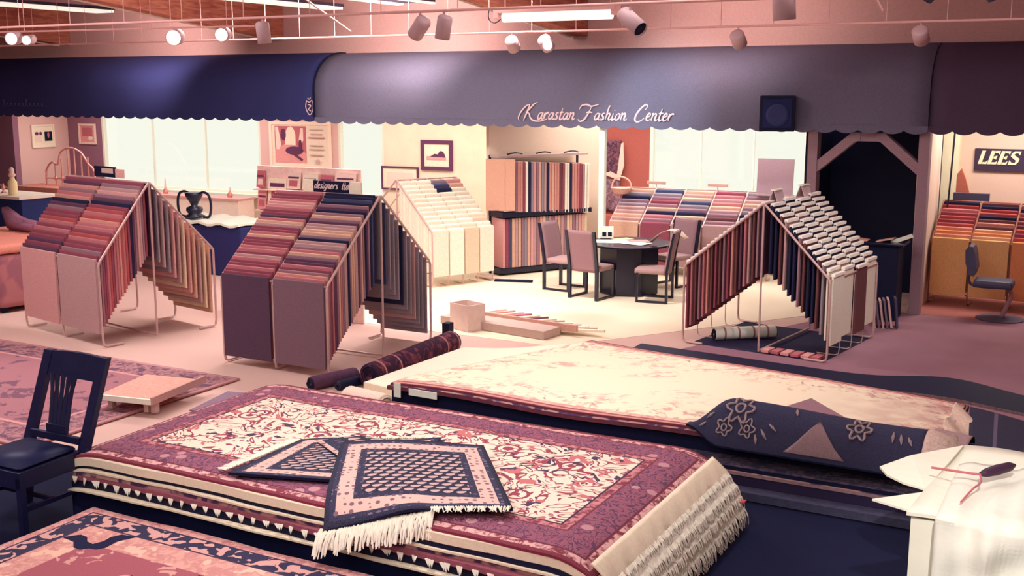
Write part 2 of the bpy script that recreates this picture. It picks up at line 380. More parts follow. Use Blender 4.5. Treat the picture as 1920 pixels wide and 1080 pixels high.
def fabric(name, rgb, rgb2):
    g = NG(name, .85); o = g.obj(); n = g.noise(o, 120, 3, .8); n2 = g.noise(o, .7, 2)
    c = g.mix(g.ramp(n, .35, .65), lin(rgb), lin(rgb2)); g.bump(n, .15); return g.out(c)
a1 = awning(-26, -12.22, .06, .02, fabric('navy_awning_cloth', (46, 52, 104), (58, 60, 112)), 'dark navy awning on the left with scalloped hem')
a2 = awning(-12.2, -2.25, 0, 0, fabric('slate_awning_cloth', (92, 88, 112), (114, 110, 130)), 'slate blue awning in the middle with script lettering and scalloped hem', piping=-.0)
a3 = awning(-2.24, 2.9, .03, 0, fabric('plum_awning_cloth', (72, 58, 80), (86, 68, 90)), 'dark plum awning section at the far right, above the office')

# script lettering, written stroke by stroke
GL = {
 'K': (1.15, [[(-.35, -.12), (-.5, .12), (-.35, .6), (-.05, 1.0), (.22, 1.1)], [(.22, 1.1), (.16, .6), (.0, -.12)], [(.85, 1.25), (.6, 1.15), (.3, .75), (.12, .5)], [(.12, .5), (.35, .42), (.55, .1), (.9, -.12), (1.5, -.14), (2.0, .02)]]),
 'F': (.95, [[(.5, 1.0), (.4, .5), (.15, 0), (-.15, -.12), (-.35, .05)], [(-.45, .75), (-.3, 1.05), (.1, 1.12), (.5, 1.0), (1.05, 1.15)], [(.2, .52), (.45, .58), (.7, .52)]]),
 'C': (.85, [[(.62, .75), (.75, 1.0), (.6, 1.15), (.3, .9), (.06, .45), (.05, .05), (.28, -.1), (.55, .0), (.75, .2)]]),
 'a': (.5, [[(.36, .42), (.2, .5), (.05, .3), (.06, .06), (.2, .02), (.34, .25), (.38, .5), (.35, .12), (.43, 0), (.54, .12)]]),
 'r': (.42, [[(.0, .15), (.1, .5), (.08, 0)], [(.08, .25), (.2, .46), (.34, .5), (.38, .42)]]),
 's': (.38, [[(0, .06), (.12, .0), (.26, .1), (.2, .25), (.1, .36), (.16, .5), (.3, .48)]]),
 't': (.34, [[(.16, .85), (.1, .3), (.12, .04), (.22, .0), (.34, .12)], [(-.02, .52), (.32, .55)]]),
 'n': (.52, [[(.02, .45), (.08, .5), (.06, 0)], [(.06, .3), (.22, .5), (.34, .44), (.32, .1), (.4, 0), (.52, .12)]]),
 'h': (.52, [[(.2, 1.05), (.1, .9), (.05, 0)], [(.05, .28), (.2, .5), (.32, .42), (.3, .1), (.38, 0), (.5, .12)]]),
 'i': (.26, [[(.06, .5), (.05, .1), (.13, 0), (.25, .12)], [(.1, .68), (.11, .74)]]),
 'o': (.44, [[(.2, .5), (.05, .32), (.07, .06), (.2, 0), (.34, .18), (.33, .42), (.2, .5), (.42, .42)]]),
 'e': (.42, [[(.06, .25), (.26, .32), (.3, .46), (.18, .52), (.06, .3), (.1, .05), (.22, 0), (.42, .14)]]),
 'd': (.5, [[(.34, .42), (.2, .5), (.05, .3), (.06, .06), (.2, .02), (.34, .25)], [(.46, 1.0), (.36, .3), (.36, .05), (.5, .1)]]),
 'g': (.46, [[(.34, .45), (.2, .5), (.05, .3), (.08, .1), (.22, .08), (.36, .3)], [(.38, .5), (.32, 0), (.18, -.3), (.02, -.2)]]),
 'l': (.26, [[(.18, 1.0), (.08, .5), (.06, .08), (.14, 0), (.26, .12)]]),
 ' ': (.62, [])}
def script(text, name, m, parent, x, y, z, size, slant=.28, r=.0095, label=None):
    bm = nb(); cx = 0
    for ch in text:
        wd, st = GL[ch]
        for s in st:
            pts = [(x+(cx+px+pz*slant)*size, y, z+pz*size) for px, pz in s]
            P = smoothpath(pts, 5); n = len(P)
            tube(bm, P, [r*(.55+.9*math.sin(math.pi*min(1, max(0, i/(n-1)))) ) for i in range(n)], 5)
        cx += wd
    bmesh.ops.scale(bm, vec=(1, .5, 1), space=Matrix.Translation((0, -y, 0)), verts=bm.verts)
    o = mesh_obj(name, bm, m, parent)
    if label: o['label'] = label
    return cx*size
M_letter = flat('pink_letter_paint', (226, 196, 200), .7, .03, 5)
script('Karastan Fashion Center', 'lettering', M_letter, a2, 4.05, -.012, .082, .200, label='pale pink script lettering')
# crest emblem near the right end of the left awning
bm = nb(); cx, cz = 13.66, .2
for s in ([(-.06, .12), (-.08, 0), (-.03, -.1), (0, -.12), (.04, -.1), (.08, 0), (.06, .12), (0, .09), (-.06, .12)], [(-.03, .05), (.03, .03), (-.02, -.03), (.03, -.06)], [(-.03, .16), (0, .14), (.03, .17)]):
    tube(bm, smoothpath([(cx+a, -.016, cz+b) for a, b in s], 4), .009, 5)
tag(mesh_obj('crest', bm, M_letter, a1), 'small pale crest')
bm = nb()
for k in range(11):
    x = 5.75+k*.115; tube(bm, smoothpath([(x, -.014, .17), (x+.03, -.014, .24 if k not in (0, 6) else .32), (x+.05, -.014, .18), (x+.09, -.014, .17)], 4), .005, 5)
tag(mesh_obj('lettering', bm, flat('faded_letter', (98, 92, 140), .8), a1), 'faint faded script')

# first pool comes from the far-pipe cans; other spots are added without a can
spot('awning_spot', (-6.4, 12.6, 3.55), (-6.25, 15.4, 2.75), 420, (.82, .95, 1), 50, 1)
spot('awning_spot', (-10.9, 13.2, 3.9), (-11.6, 15.4, 2.6), 60, (1, .75, .72), 48, 1)  # added spot without a can, here to brighten the awning
spot('wall_fill', (-10.0, 14.2, 3.75), (-10.5, 16.3, 3.9), 320, (1, .80, .72), 110, 1)
spot('wall_fill', (-15.5, 14.2, 3.75), (-16.5, 16.3, 3.8), 240, (1, .80, .72), 110, 1)
spot('wall_fill', (-5.2, 14.2, 3.75), (-5.0, 16.3, 3.9), 150, (1, .80, .72), 110, 1)

# ------------------------------------------------------------------ waterfall racks of carpet samples
PAL = {'maroon': (146, 74, 90), 'rose': (190, 116, 122), 'brick': (176, 84, 86), 'salmon': (208, 142, 132), 'plum': (100, 62, 86), 'navy': (38, 37, 68), 'blue': (72, 74, 106), 'tan': (214, 168, 146),
       'cream': (238, 224, 204), 'white': (238, 232, 214), 'sand': (226, 196, 170), 'brown': (110, 66, 70), 'grey': (148, 132, 142), 'mauve': (152, 112, 124), 'pink': (212, 154, 152), 'orange': (222, 142, 96), 'dusty': (186, 146, 146), 'dark plum': (88, 62, 82), 'plum grey': (124, 94, 106), 'golden tan': (228, 176, 120), 'deep red': (150, 62, 66)}
CN = {'dusty': 'dusty pink'}
SM = {k: flat(k+'_pile', v, .97, .16, 90, .4) for k, v in PAL.items()}
ORD = ['first', 'second', 'third', 'fourth', 'fifth', 'sixth', 'seventh', 'eighth', 'ninth', 'tenth', 'eleventh', 'twelfth', 'thirteenth', 'fourteenth', 'fifteenth', 'sixteenth', 'seventeenth', 'eighteenth', 'nineteenth', 'twentieth', 'twenty-first', 'twenty-second', 'twenty-third', 'twenty-fourth', 'twenty-fifth', 'twenty-sixth', 'twenty-seventh', 'twenty-eighth', 'twenty-ninth', 'thirtieth', 'thirty-first', 'thirty-second', 'thirty-third', 'thirty-fourth']
_sm = {}; last_sample = [None]
def sample_mesh(wd, L, th, header=False):
    """hanging board: origin at the middle of its top edge; body in local -z"""
    k = (round(wd, 3), round(L, 3), round(th, 3))
    if k in _sm: return _sm[k]
    bm = nb(); box(bm, -wd/2, wd/2, -th/2, th/2, -L, 0)
    e = [e for e in bm.edges if all(v.co.z > -.001 for v in e.verts)]
    bmesh.ops.bevel(bm, geom=e, offset=th*.35, segments=3, affect='EDGES', profile=.6)
    me = bpy.data.meshes.new('carpet_sample'); bm.to_mesh(me); bm.free()
    _sm[k] = me; return me
def sample(colour, wd, L, th, M, label, group, header=None):
    me = sample_mesh(wd, L, th)
    if (me.name, colour) not in _sm:
        c = me.copy(); c.materials.clear(); c.materials.append(SM[colour]); _sm[(me.name, colour)] = c
    o = bpy.data.objects.new('carpet_sample', _sm[(me.name, colour)]); COL.objects.link(o); o.matrix_world = M
    tag(o, label, 'carpet sample', group)
    last_sample[0] = o
    if header:
        if ('hdr', wd) not in _sm:
            bm = bx(-wd*.47, wd*.47, -.024, .022, -.014, .022, bev=.008); hm = bpy.data.meshes.new('header'); bm.to_mesh(hm); bm.free(); hm.materials.append(flat('white_header', (250, 242, 234), .6, .04, 20)); _sm[('hdr', wd)] = hm
        h = bpy.data.objects.new('header', _sm[('hdr', wd)]); COL.objects.link(h); h.parent = o; h['label'] = 'white header strip'
    return o
M_stick = flat('sticker_white', (244, 236, 226), .7, .03, 10)
def rack(name, label, x, y, deg, cols, cw, D, D2, zb, zr, front, back, L, desc, th=.032, header=False, tilt=0, backcols=None, frame_m=None, colnames=None, foot=.1, frontgap=.045, legs=True, leans=0, gap=.055, fill=.78, inner=1, stagger=0, tube_r=.014, Lb=None, bth=.02):
    """front: list per column of colour-name lists ordered from the bottom sample up to the ridge"""
    Mw = rot_m(x, y, deg); fm = frame_m or M_chrome; W = cols*cw
    t = thing(name, label, 'sample rack', (x, y, .008), R(deg))
    for c in range(cols+1):
        s = c*cw; r = .06
        if legs:
            pts = [(s, foot+.16, .014), (s, .05, .014), (s, .012, .03), (s, 0, .10), (s, 0, zb-.03), (s, .02, zb+.015), (s, D-.01, zr), (s, D+.01, zr), (s, D+D2-.02, zb+.015), (s, D+D2, zb-.03), (s, D+D2, .10), (s, D+D2-.012, .03), (s, D+D2-.05, .014), (s, D+D2-foot-.16, .014)]
        else: pts = [(s, 0, .08), (s, 0, zb), (s, D, zr), (s, D+D2, zb), (s, D+D2, .014)]
        mesh_obj('side_frame', tube(nb(), pts, tube_r*(1 if c in (0, cols) else inner), 8), fm, t)
        if c in (0, cols): mesh_obj('centre_post', tube(nb(), [(s, D, .02), (s, D, zr-.01)], tube_r*.9, 8), fm, t)
    for nm, yy, zz in (('ridge_bar', D, zr), ('bottom_bar', D, .03), ('bend_bar', 0, zb), ('bend_bar', D+D2, zb)):
        mesh_obj(nm, tube(nb(), [(0, yy, zz), (W, yy, zz)], tube_r*.85, 8), fm, t)
    cn = colnames or ['left', 'right'][:cols]
    for c in range(cols):
        lst = front[c]; n = len(lst)
        for i, colr in enumerate(lst):
            f = (i+.15)/n; fs = f+(stagger*(c % 2)*.5)/n; yy = -.02+D*fs*.98; zz = zb+.045+(zr-zb)*fs
            jit = random.uniform(-.006, .006); LL = L
            M = Mw @ Matrix.Translation((c*cw+cw/2+jit, yy, zz)) @ Matrix.Rotation(R(random.uniform(-.4, .4)), 4, 'Z') @ Matrix.Rotation(R(tilt), 4, 'X')
            lab = '%s carpet sample, %s from bottom, %s column, %s' % (CN.get(colr, colr), ORD[i], cn[c], desc)
            sample(colr, cw-gap, LL, min(th, D/n*fill), M, lab, 'carpet samples on '+desc, header)
    if back:
        for c in (backcols or range(cols)):
            lst = back; n = len(lst)
            for i, colr in enumerate(lst):
                f = (i+.5)/n; yy = D+D2-D2*f; zz = zb+.03+(zr-zb)*f
                M = Mw @ Matrix.Translation((c*cw+cw/2, yy, zz)) @ Matrix.Rotation(R(180), 4, 'Z')
                lab = '%s carpet sample, %s up the rear slope, %s' % (CN.get(colr, colr), ORD[i], desc)
                sample(colr, cw-.055, Lb or L, min(bth, D2/n*.6), M, lab, 'rear samples on '+desc, header)
                if not header and i % 2 == 0: mesh_obj('label_sticker', bx(-.12, .12, min(bth, D2/n*.6)/2+.001, min(bth, D2/n*.6)/2+.003, -.50, -.28), M_stick, bpy.data.objects[-1] if False else last_sample[0])
    return t
def seq(s):
    key = dict(m='maroon', r='rose', b='brick', s='salmon', p='plum', n='navy', u='blue', t='tan', c='cream', w='white', d='sand', o='brown', g='grey', v='mauve', k='pink', a='orange', y='dusty', P='dark plum', Q='plum grey', D='golden tan', R='deep red')
    return [key[c] for c in s]
rack('sample_rack', 'tall tent rack of rose and plum carpet samples, nearest rack, in the middle left', -8.563, 9.105, -.24, 2, .72, .99, .98, .965, 1.825,
     [seq('PmmrmmrymrrmmmtrmmytrPmmrkkrmmr'), seq('Qrsvmrppvtrvyynvttyypvtvnpvnunn')], seq('gggyggngggug'), .92, 'the nearest rose rack', backcols=[1])
rack('sample_rack', 'tent rack of brick red carpet samples at the far left, beside the couch', -12.045, 9.289, -11.09, 2, .893, .72, .86, 1.0, 1.88,
     [seq('kpmpmmrmrbmmvpnsrvspm'), seq('ymvmmrbmrrsbrbmnpvkyvm')], seq('tdytkdykgygp'), .88, 'the far left brick rack', backcols=[1])
rack('sample_rack', 'tent rack with white header strips and dark samples, at the right before the archway', -2.688, 12.229, 82.16, 4, .381, .807, .97, .925, 1.71,
     [seq('wcgonnovnnyonn'), seq('wtonngonnnvonn'), seq('onnvnonngonnon'), seq('wonnonvnnonnno')], seq('mrovrsomovmsopryovp'), .78, 'the white header rack',
     header=True, backcols=[0], th=.02, gap=.045, inner=.4, stagger=1, colnames=['nearest', 'second', 'third', 'farthest'], Lb=.80)
rack('sample_rack', 'tent rack of cream and beige carpet samples behind the nearest rack', -9.053, 14.155, 64.15, 4, .276, 1.05, 1.05, .843, 1.565,
     [seq('cwcwcwccwcwc'), seq('wcwcwcwwcwcw'), seq('dcwcwcwcwnug'), seq('cwdcwcwwcwtk')], None, .72, 'the beige rack', colnames=['nearest', 'second', 'third', 'farthest'], th=.09, fill=.92, gap=.02, inner=.6)
rack('sample_rack', 'low rack of dusky striped carpet samples behind the round table', -7.348, 16.906, 4.49, 5, .5195, .92, .5, .81, 1.318,
     [seq('tytyygvngt'), seq('mvrntvmvgu'), seq('yotnvgutyt'), seq('yvovytryrm'), seq('yvungvtyvg')], None, .70, 'the rack behind the round table', colnames=['first', 'second', 'third', 'fourth', 'fifth'], th=.12, fill=.9, gap=.04)
rack('sample_rack', 'rack of orange-tan and brown carpet samples under the office wall sign', -2.259, 16.505, -3.8, 3, .515, .667, .45, .90, 1.397,
     [seq('DsasbmbmrRn'), seq('DtatosonbRno'), seq('abmbomobnv')], None, .80, 'the office rack', colnames=['left', 'middle', 'right'], th=.09, fill=.9, gap=.035, frame_m=flat('brown_frame', (150, 90, 80), .5))
# card holders on the ridge of the white header rack
for (px, lab) in ((.35, 'near'), (1.15, 'far')):
    v = rot_m(-2.688, 12.229, 82.16) @ Vector((px, .807, 1.72))
    t = thing('card_holder', 'small folded clear card holder on the ridge of the white header rack, the %s one' % lab, 'card holder', v, R(82.16), 'card holders on the white header rack')
    bm = nb()
    for s in (-1, 1): box(bm, -.11, .11, -.004, .004, -.01, .15, Matrix.Translation((0, s*.055, 0)) @ Matrix.Rotation(R(s*20), 4, 'X'))
    mesh_obj('panel', bm, flat('holder_plastic', (206, 176, 182), .4, .05, 5), t)
    mesh_obj('card_top', bx(-.12, .12, -.03, .03, .132, .145), M_white, t)

# ------------------------------------------------------------------ two-tier shelf of hanging samples against the partition
SHM = rot_m(-8.72, 15.62, 60)
t = thing('sample_shelf', 'black two-tier shelf of upright carpet samples against the tan partition', 'shelf', (-8.72, 15.62, .006), R(60))
mesh_obj('middle_shelf', bx(0, 1.74, -.12, .33, .95, 1.03, bev=.01), M_blackmetal, t)
mesh_obj('bottom_shelf', bx(0, 1.74, -.05, .33, .03, .12, bev=.01), M_blackmetal, t)
mesh_obj('top_rail', bx(0, 1.74, .0, .33, 1.90, 1.93), M_chrome, t)
for s in (0.01, 1.72): mesh_obj('upright', bx(s-.015, s+.015, .28, .31, .0, 1.93), M_blackmetal, t)
for k in range(3): mesh_obj('hook_rail', tube(nb(), smoothpath([(.15+k*.55, 0, 1.95), (.3+k*.55, -.03, 1.975), (.45+k*.55, .02, 1.95)], 4), .012, 6), M_blackmetal, t)
g1 = 'samples on the upper tier of the black shelf'; g2 = 'samples on the lower tier of the black shelf'
up = seq('tsmnvssmwngkvtgynstssomcwnssrmrwc'); x = .055
for i, c in enumerate(up):
    th = 1.66/len(up); M = SHM @ Matrix.Translation((x+th*(i+.0), .08, 1.86-.003*i)) @ Matrix.Rotation(R(90+random.uniform(-1, 1)), 4, 'Z')
    sample(c, .40, .81, th*.8, M, '%s carpet sample, %s from left, upper tier of the black shelf' % (CN.get(c, c), ORD[i]), g1)
lo = seq('kmutytvgtkyvtdgyvktyvdtvyktd')
for i, c in enumerate(lo):
    th = 1.66/len(lo); M = SHM @ Matrix.Translation((x+th*i, .1, .935)) @ Matrix.Rotation(R(90+random.uniform(-1, 1)), 4, 'Z')
    sample(c, .34, .80, th*.8, M, '%s carpet sample, %s from left, lower tier of the black shelf' % (CN.get(c, c), ORD[i]), g2)
M_end = flat('orange_tan_board', (210, 160, 138), .9, .1, 80)
tag(mesh_obj('display_board', bx(-.235, .235, -.012, .012, -.82, .0, SHM @ Matrix.Translation((-.005, -.06, 1.89)) @ Matrix.Rotation(R(-38), 4, 'Z')), M_end), 'orange-tan carpet board face on at the left end of the shelf', 'carpet sample')


# ------------------------------------------------------------------ rug patterns
def rug_mat(name, W, H, bands, field, edge, scale=1):
    """bands: list of (outer distance limit in metres, kind, colours) from the outside in; field: function(g, vec, u, v, d)"""
    g = NG(name, .97); vec, u, v = g.uv()
    au = g.m('ABSOLUTE', u); av = g.m('ABSOLUTE', v)
    d = g.m('MINIMUM', g.m('SUBTRACT', W/2, au), g.m('SUBTRACT', H/2, av))
    c = field(g, vec, u, v, d)
    for lim, kind, cols in reversed(bands):
        a, b = lin(cols[0]), lin(cols[1])
        if kind == 'plain': bc = a
        elif kind == 'vine':
            n = g.noise(vec, 9*scale, 2, .5, 1.2); k = g.m('ABSOLUTE', g.m('SUBTRACT', g.m('FRACT', g.m('MULTIPLY', n, 7)), .5))
            bc = g.mix(g.lt(k, .16), a, b)
            if len(cols) > 2: bc = g.mix(g.lt(g.vor(vec, 5.5*scale), .22), bc, lin(cols[2]))
        elif kind == 'busy':
            n = g.noise(vec, 16*scale, 3, .6, 1.0); bc = g.mix(g.ramp(n, .42, .56), a, b)
            if len(cols) > 2: bc = g.mix(g.gt(g.noise(vec, 7*scale, 2), .58), bc, lin(cols[2]))
        elif kind == 'dots':
            bc = g.mix(g.lt(g.vor(vec, 22*scale, rnd=.4), .3), a, b)
        elif kind == 'motif':
            bc = g.mix(g.gt(g.noise(vec, 10*scale, 1, .5, .8), .52), a, b)
        c = g.mix(g.lt(d, lim), c, bc)
    fz = g.noise(vec, 160, 2, .7); c = g.mix(g.m('MULTIPLY', g.ramp(fz, .35, .65), .10), c, g.mix(.5, c, (1, .9, .85)))
    g.bump(fz, .25, .004)
    return g.out(c)
def f_vines(bg, c1, c2, sc=1.0, c3=None):
    def f(g, vec, u, v, d):
        n = g.noise(vec, 4.2*sc, 2.5, .5, 1.8); k = g.m('ABSOLUTE', g.m('SUBTRACT', g.m('FRACT', g.m('MULTIPLY', n, 6)), .5))
        c = g.mix(g.lt(k, .13), lin(bg), lin(c1))
        vo = g.vor(vec, 3.4*sc); ring = g.m('FRACT', g.m('MULTIPLY', vo, 5))
        c = g.mix(g.m('MULTIPLY', g.lt(vo, .26), g.lt(ring, .55)), c, lin(c1))
        c = g.mix(g.gt(g.noise(vec, 7*sc, 2, .5, 1), .64), c, lin(c2))
        if c3: c = g.mix(g.gt(g.noise(vec, 11*sc, 1, .5, 1.5), .66), c, lin(c3))
        return c
    return f
def f_boteh(bg, c1, c2, s=13.5):
    def f(g, vec, u, v, d):
        vv = g.m('MULTIPLY', v, s*1.25); row = g.m('FLOOR', vv); uu = g.m('ADD', g.m('MULTIPLY', u, s), g.m('MULTIPLY', g.m('MODULO', g.m('ADD', row, 100), 2), .5))
        fu = g.m('SUBTRACT', g.m('FRACT', g.m('ADD', uu, 100)), .5); fv = g.m('SUBTRACT', g.m('FRACT', g.m('ADD', vv, 100)), .5)
        a = g.m('ADD', g.m('MULTIPLY', fu, .80), g.m('MULTIPLY', fv, .60)); b = g.m('SUBTRACT', g.m('MULTIPLY', fv, .80), g.m('MULTIPLY', fu, .60))
        r = g.m('ADD', g.m('POWER', g.m('DIVIDE', a, .46), 2), g.m('POWER', g.m('DIVIDE', b, g.m('ADD', .27, g.m('MULTIPLY', a, -.25))), 2))
        return g.mix(g.lt(r, 1), lin(bg), lin(c1))
    return f
def f_soft(bg, c1, c2, sc=1., lim=.62):
    """cream field with faint floral sprays near the border"""
    def f(g, vec, u, v, d):
        n = g.noise(vec, 6*sc, 4, .6, 1.6); n2 = g.noise(vec, 1.6*sc, 2)
        near = g.ramp(d, lim+.25, lim-.3)
        msk = g.m('MULTIPLY', g.m('MULTIPLY', g.ramp(n, .50, .62), .75), g.ramp(g.m('ADD', n2, g.m('MULTIPLY', near, .25)), .55, .66))
        c = g.mix(msk, lin(bg), lin(c1))
        c = g.mix(g.m('MULTIPLY', g.m('MULTIPLY', g.ramp(u, .9, 2.1), g.ramp(g.noise(vec, 3.5, 3), .3, .6)), .7), c, lin((166, 98, 102)))
        return g.mix(g.m('MULTIPLY', g.m('MULTIPLY', g.ramp(g.noise(vec, 9*sc, 3, .6, 1), .58, .68), .7), g.ramp(near, .3, .6)), c, lin(c2))
    return f
def rug(name, label, cx, cy, W, H, ang, ztop, th, m, m_side, zf=None, nu=60, nv=36, jit=.0, group=None, cat='rug'):
    """W along local x, H along local y, around centre; zf(u,v) adds height"""
    c, s = math.cos(R(ang)), math.sin(R(ang)); grid = []; rnd = random.Random(hash(label) % 1000 if False else len(label)); ph = rnd.uniform(0, 6)
    def uvf(i, j): return ((i/nu-.5)*W, (j/nv-.5)*H)
    for i in range(nu+1):
        row = []
        for j in range(nv+1):
            u, v = uvf(i, j); z = ztop+(zf(u, v) if zf else 0)
            e = jit*(math.sin(u*5+ph)+.6*math.sin(v*7+ph*2)+.4*math.sin(u*13+v*3))
            uu = u+(e if i in (0, nu) else 0); vv = v+(e if j in (0, nv) else 0)
            row.append((cx+uu*c-vv*s, cy+uu*s+vv*c, z))
        grid.append(row)
    o = mesh_obj(name, slab(grid, th, uvf, .008), [m, m_side])
    return tag(o, label, cat, group)
def fringe(parent, p0, p1, out, L, m, n=120, droop=.6, name='fringe', clump=3, zmin=.02, w0=.006, up=.0):
    """strands hanging off the edge p0-p1; out = outward direction (unit)"""
    p0, p1, out = Vector(p0), Vector(p1), Vector(out); bm = nb(); e = (p1-p0); ed = e.normalized(); rnd = random.Random(n)
    for k in range(n):
        f = (k+rnd.uniform(.1, .9))/n; b = p0+e*f; l = L*rnd.uniform(.75, 1.15); sw = rnd.uniform(-.02, .02)+.012*math.sin(k*.9)
        w = w0*rnd.uniform(.7, 1.4); pts = []
        for q in range(4):
            t = q/3; z = up*t*(1-t)*4*L - droop*l*t*t
            pts.append(b+out*(l*t*(1-.55*droop*t))+ed*sw*t*1.5+Vector((0, 0, z)))
        prev = None
        for q, p in enumerate(pts):
            ww = w*(1-.55*q/3); p.z = max(p.z, zmin)
            cur = [bm.verts.new(p-ed*ww), bm.verts.new(p+ed*ww), bm.verts.new(p+Vector((0, 0, ww*1.4)))]
            if prev:
                for a in range(3): bm.faces.new((prev[a], prev[(a+1) % 3], cur[(a+1) % 3], cur[a]))
            prev = cur
    bmesh.ops.recalc_face_normals(bm, faces=bm.faces[:])
    return mesh_obj(name, bm, m, parent)

M_rugcream = flat('cream_backing', (238, 220, 194), .95, .06, 40, .2)
M_fringe = flat('ivory_fringe', (244, 236, 220), .9, .05, 30)
MAR = (128, 46, 66)
# ---- main pile of oriental rugs
CX, CY, PW, PH = -4.34, 6.22, 4.04, 2.05
m_main = rug_mat('red_oriental_pile', PW, PH, [(.035, 'plain', (MAR, MAR)), (.085, 'busy', (MAR, (226, 170, 168))), (.10, 'plain', ((110, 38, 60), MAR)),
    (.30, 'vine', ((148, 82, 104), (92, 50, 84), (190, 134, 142))), (.315, 'plain', ((118, 40, 62), MAR)), (.37, 'busy', (MAR, (200, 130, 134))), (.385, 'plain', ((60, 34, 66), MAR))],
    f_vines((240, 216, 196), (150, 58, 78), (196, 108, 112), .8, (70, 44, 80)), MAR)
def sagmain(u, v):
    e = max(0, abs(u)-1.75); f = max(0, -v-.85)
    return -.30*e*e*4*(1 if u > 0 else .5) - .12*f + .004*math.sin(u*3+v*2)
def mottled(name, a, b, sc=6):
    g = NG(name, .95); n = g.noise(g.obj(), sc, 2, .5, .5); return g.out(g.mix(g.ramp(n, .46, .54), lin(a), lin(b)))
layers = [  # ztop, thickness, grow, top material, side colour, label
 (.500, .016, 0.0, m_main, flat('maroon_edge', MAR, .95), 'large maroon and cream oriental rug lying on top of the main pile'),
 (.482, .056, .012, M_rugcream, M_rugcream, 'thick cream rug directly under the maroon oriental rug'),
 (.425, .034, .000, M_navy, M_navy, 'dark navy rug under the thick cream rug in the main pile'),
 (.390, .013, .025, M_rugcream, M_rugcream, 'thin tan-edged rug in the middle of the main pile'),
 (.376, .034, .010, None, None, 'mottled plum and tan rug in the middle of the main pile'),
 (.341, .034, .030, None, flat('rose_edge', (150, 84, 98), .95, .15, 30), 'rose red rug above the tasselled navy one in the main pile'),
 (.306, .062, .012, M_navy, M_navy, 'navy rug with cream tassels along its edge, low in the main pile'),
 (.243, .012, .05, M_rugcream, M_rugcream, 'thin pale wavy-edged rug near the bottom of the main pile'),
 (.230, .22, .02, M_navy, M_navy, 'thick navy rug at the very bottom of the main pile')]
M_mott = mottled('plum_tan_edge', (78, 54, 86), (176, 134, 130), 7)
prev = None; piles = []
for k, (z, th, gr, mt, ms, lab) in enumerate(layers):
    ms = ms or M_mott; mt = mt or ms
    o = rug('oriental_rug', lab, CX, CY, PW+gr*.6, PH+2*gr, .3*math.sin(k*2.1), z, th, mt, ms, (lambda u, v, q=z/.5: sagmain(u, v)*q), jit=.006 if k else .003, group='rugs in the main pile')
    piles.append(o)
XR = CX+PW/2; YF = CY-PH/2; YBk = CY+PH/2
# pale ragged edges stepping down the right short side, each with its fringe
def ragged_edge(k, z0, x0, out, drop, m, par, seed):
    rd = random.Random(seed); n = 70; grid = []
    ph = [rd.uniform(0, 6) for _ in range(4)]
    for i in range(6):
        t = i/5; row = []
        for j in range(n+1):
            q = j/n*PH; wob = .5*math.sin(q*9+ph[0])+.3*math.sin(q*23+ph[1])+.25*math.sin(q*41+ph[2]); ext = 1+.16*wob
            row.append((x0+out*t*ext, YF+.01+(PH-.02)*j/n, z0-drop*t*ext*(.55+.45*t)+.006*math.sin(q*31+ph[3]+i)*t))
        grid.append(row)
    mesh_obj('ragged_edge', slab(grid, .010), [m, m], par)
    fringe(par, (x0+out*.85, YF+.02, z0-drop*.85), (x0+out*.85, YBk-.02, z0-drop*.85), (1, 0, -.3), .10, M_fringe, 170, .9, zmin=.012, w0=.008)
for k, (z0, x0, out, drop, m, par) in enumerate(((.474, XR-.02, .13, .12, M_rugcream, 1), (.392, XR+.04, .12, .10, M_fringe, 2), (.322, XR+.08, .11, .10, M_fringe, 4), (.235, XR+.11, .11, .10, M_rugcream, 5))): ragged_edge(k, z0, x0, out, drop, m, piles[par], 11+k)
fringe(piles[7], (XR+.14, YF, .15), (XR+.14, YBk, .15), (1, 0, 0), .15, M_navy, 70, .9, zmin=.03, w0=.014)
fringe(piles[8], (XR+.10, YF, .12), (XR+.10, YBk, .12), (1, 0, 0), .22, M_fringe, 150, .8, zmin=.012, w0=.008)
# cream tassels in front of the navy rug along the long front side
bm = nb()
for q in range(3):
    a = (q-1)*.016; v = [bm.verts.new((a-.012, -.010, 0)), bm.verts.new((a+.012, -.010, 0)), bm.verts.new((a, .0, 0)), bm.verts.new((.010*(q-1)+.012, -.022, -.046+.010*abs(q-1)))]
    for f in ((0, 1, 3), (1, 2, 3), (2, 0, 3), (0, 2, 1)): bm.faces.new([v[i] for i in f])
ts = mesh_obj('tassel', bm, M_fringe, piles[6]); ts.location = (CX-PW/2+.06, YF-.035, .306)
for k in range(1, 39):
    c_ = ts.copy(); COL.objects.link(c_); c_.parent = piles[6]; c_.location = (CX-PW/2+.06+k*.102, YF-.035, .306); c_.rotation_euler = (0, 0, random.uniform(-.4, .4)); c_.scale = (random.uniform(.8, 1.25), 1, random.uniform(.7, 1.2))

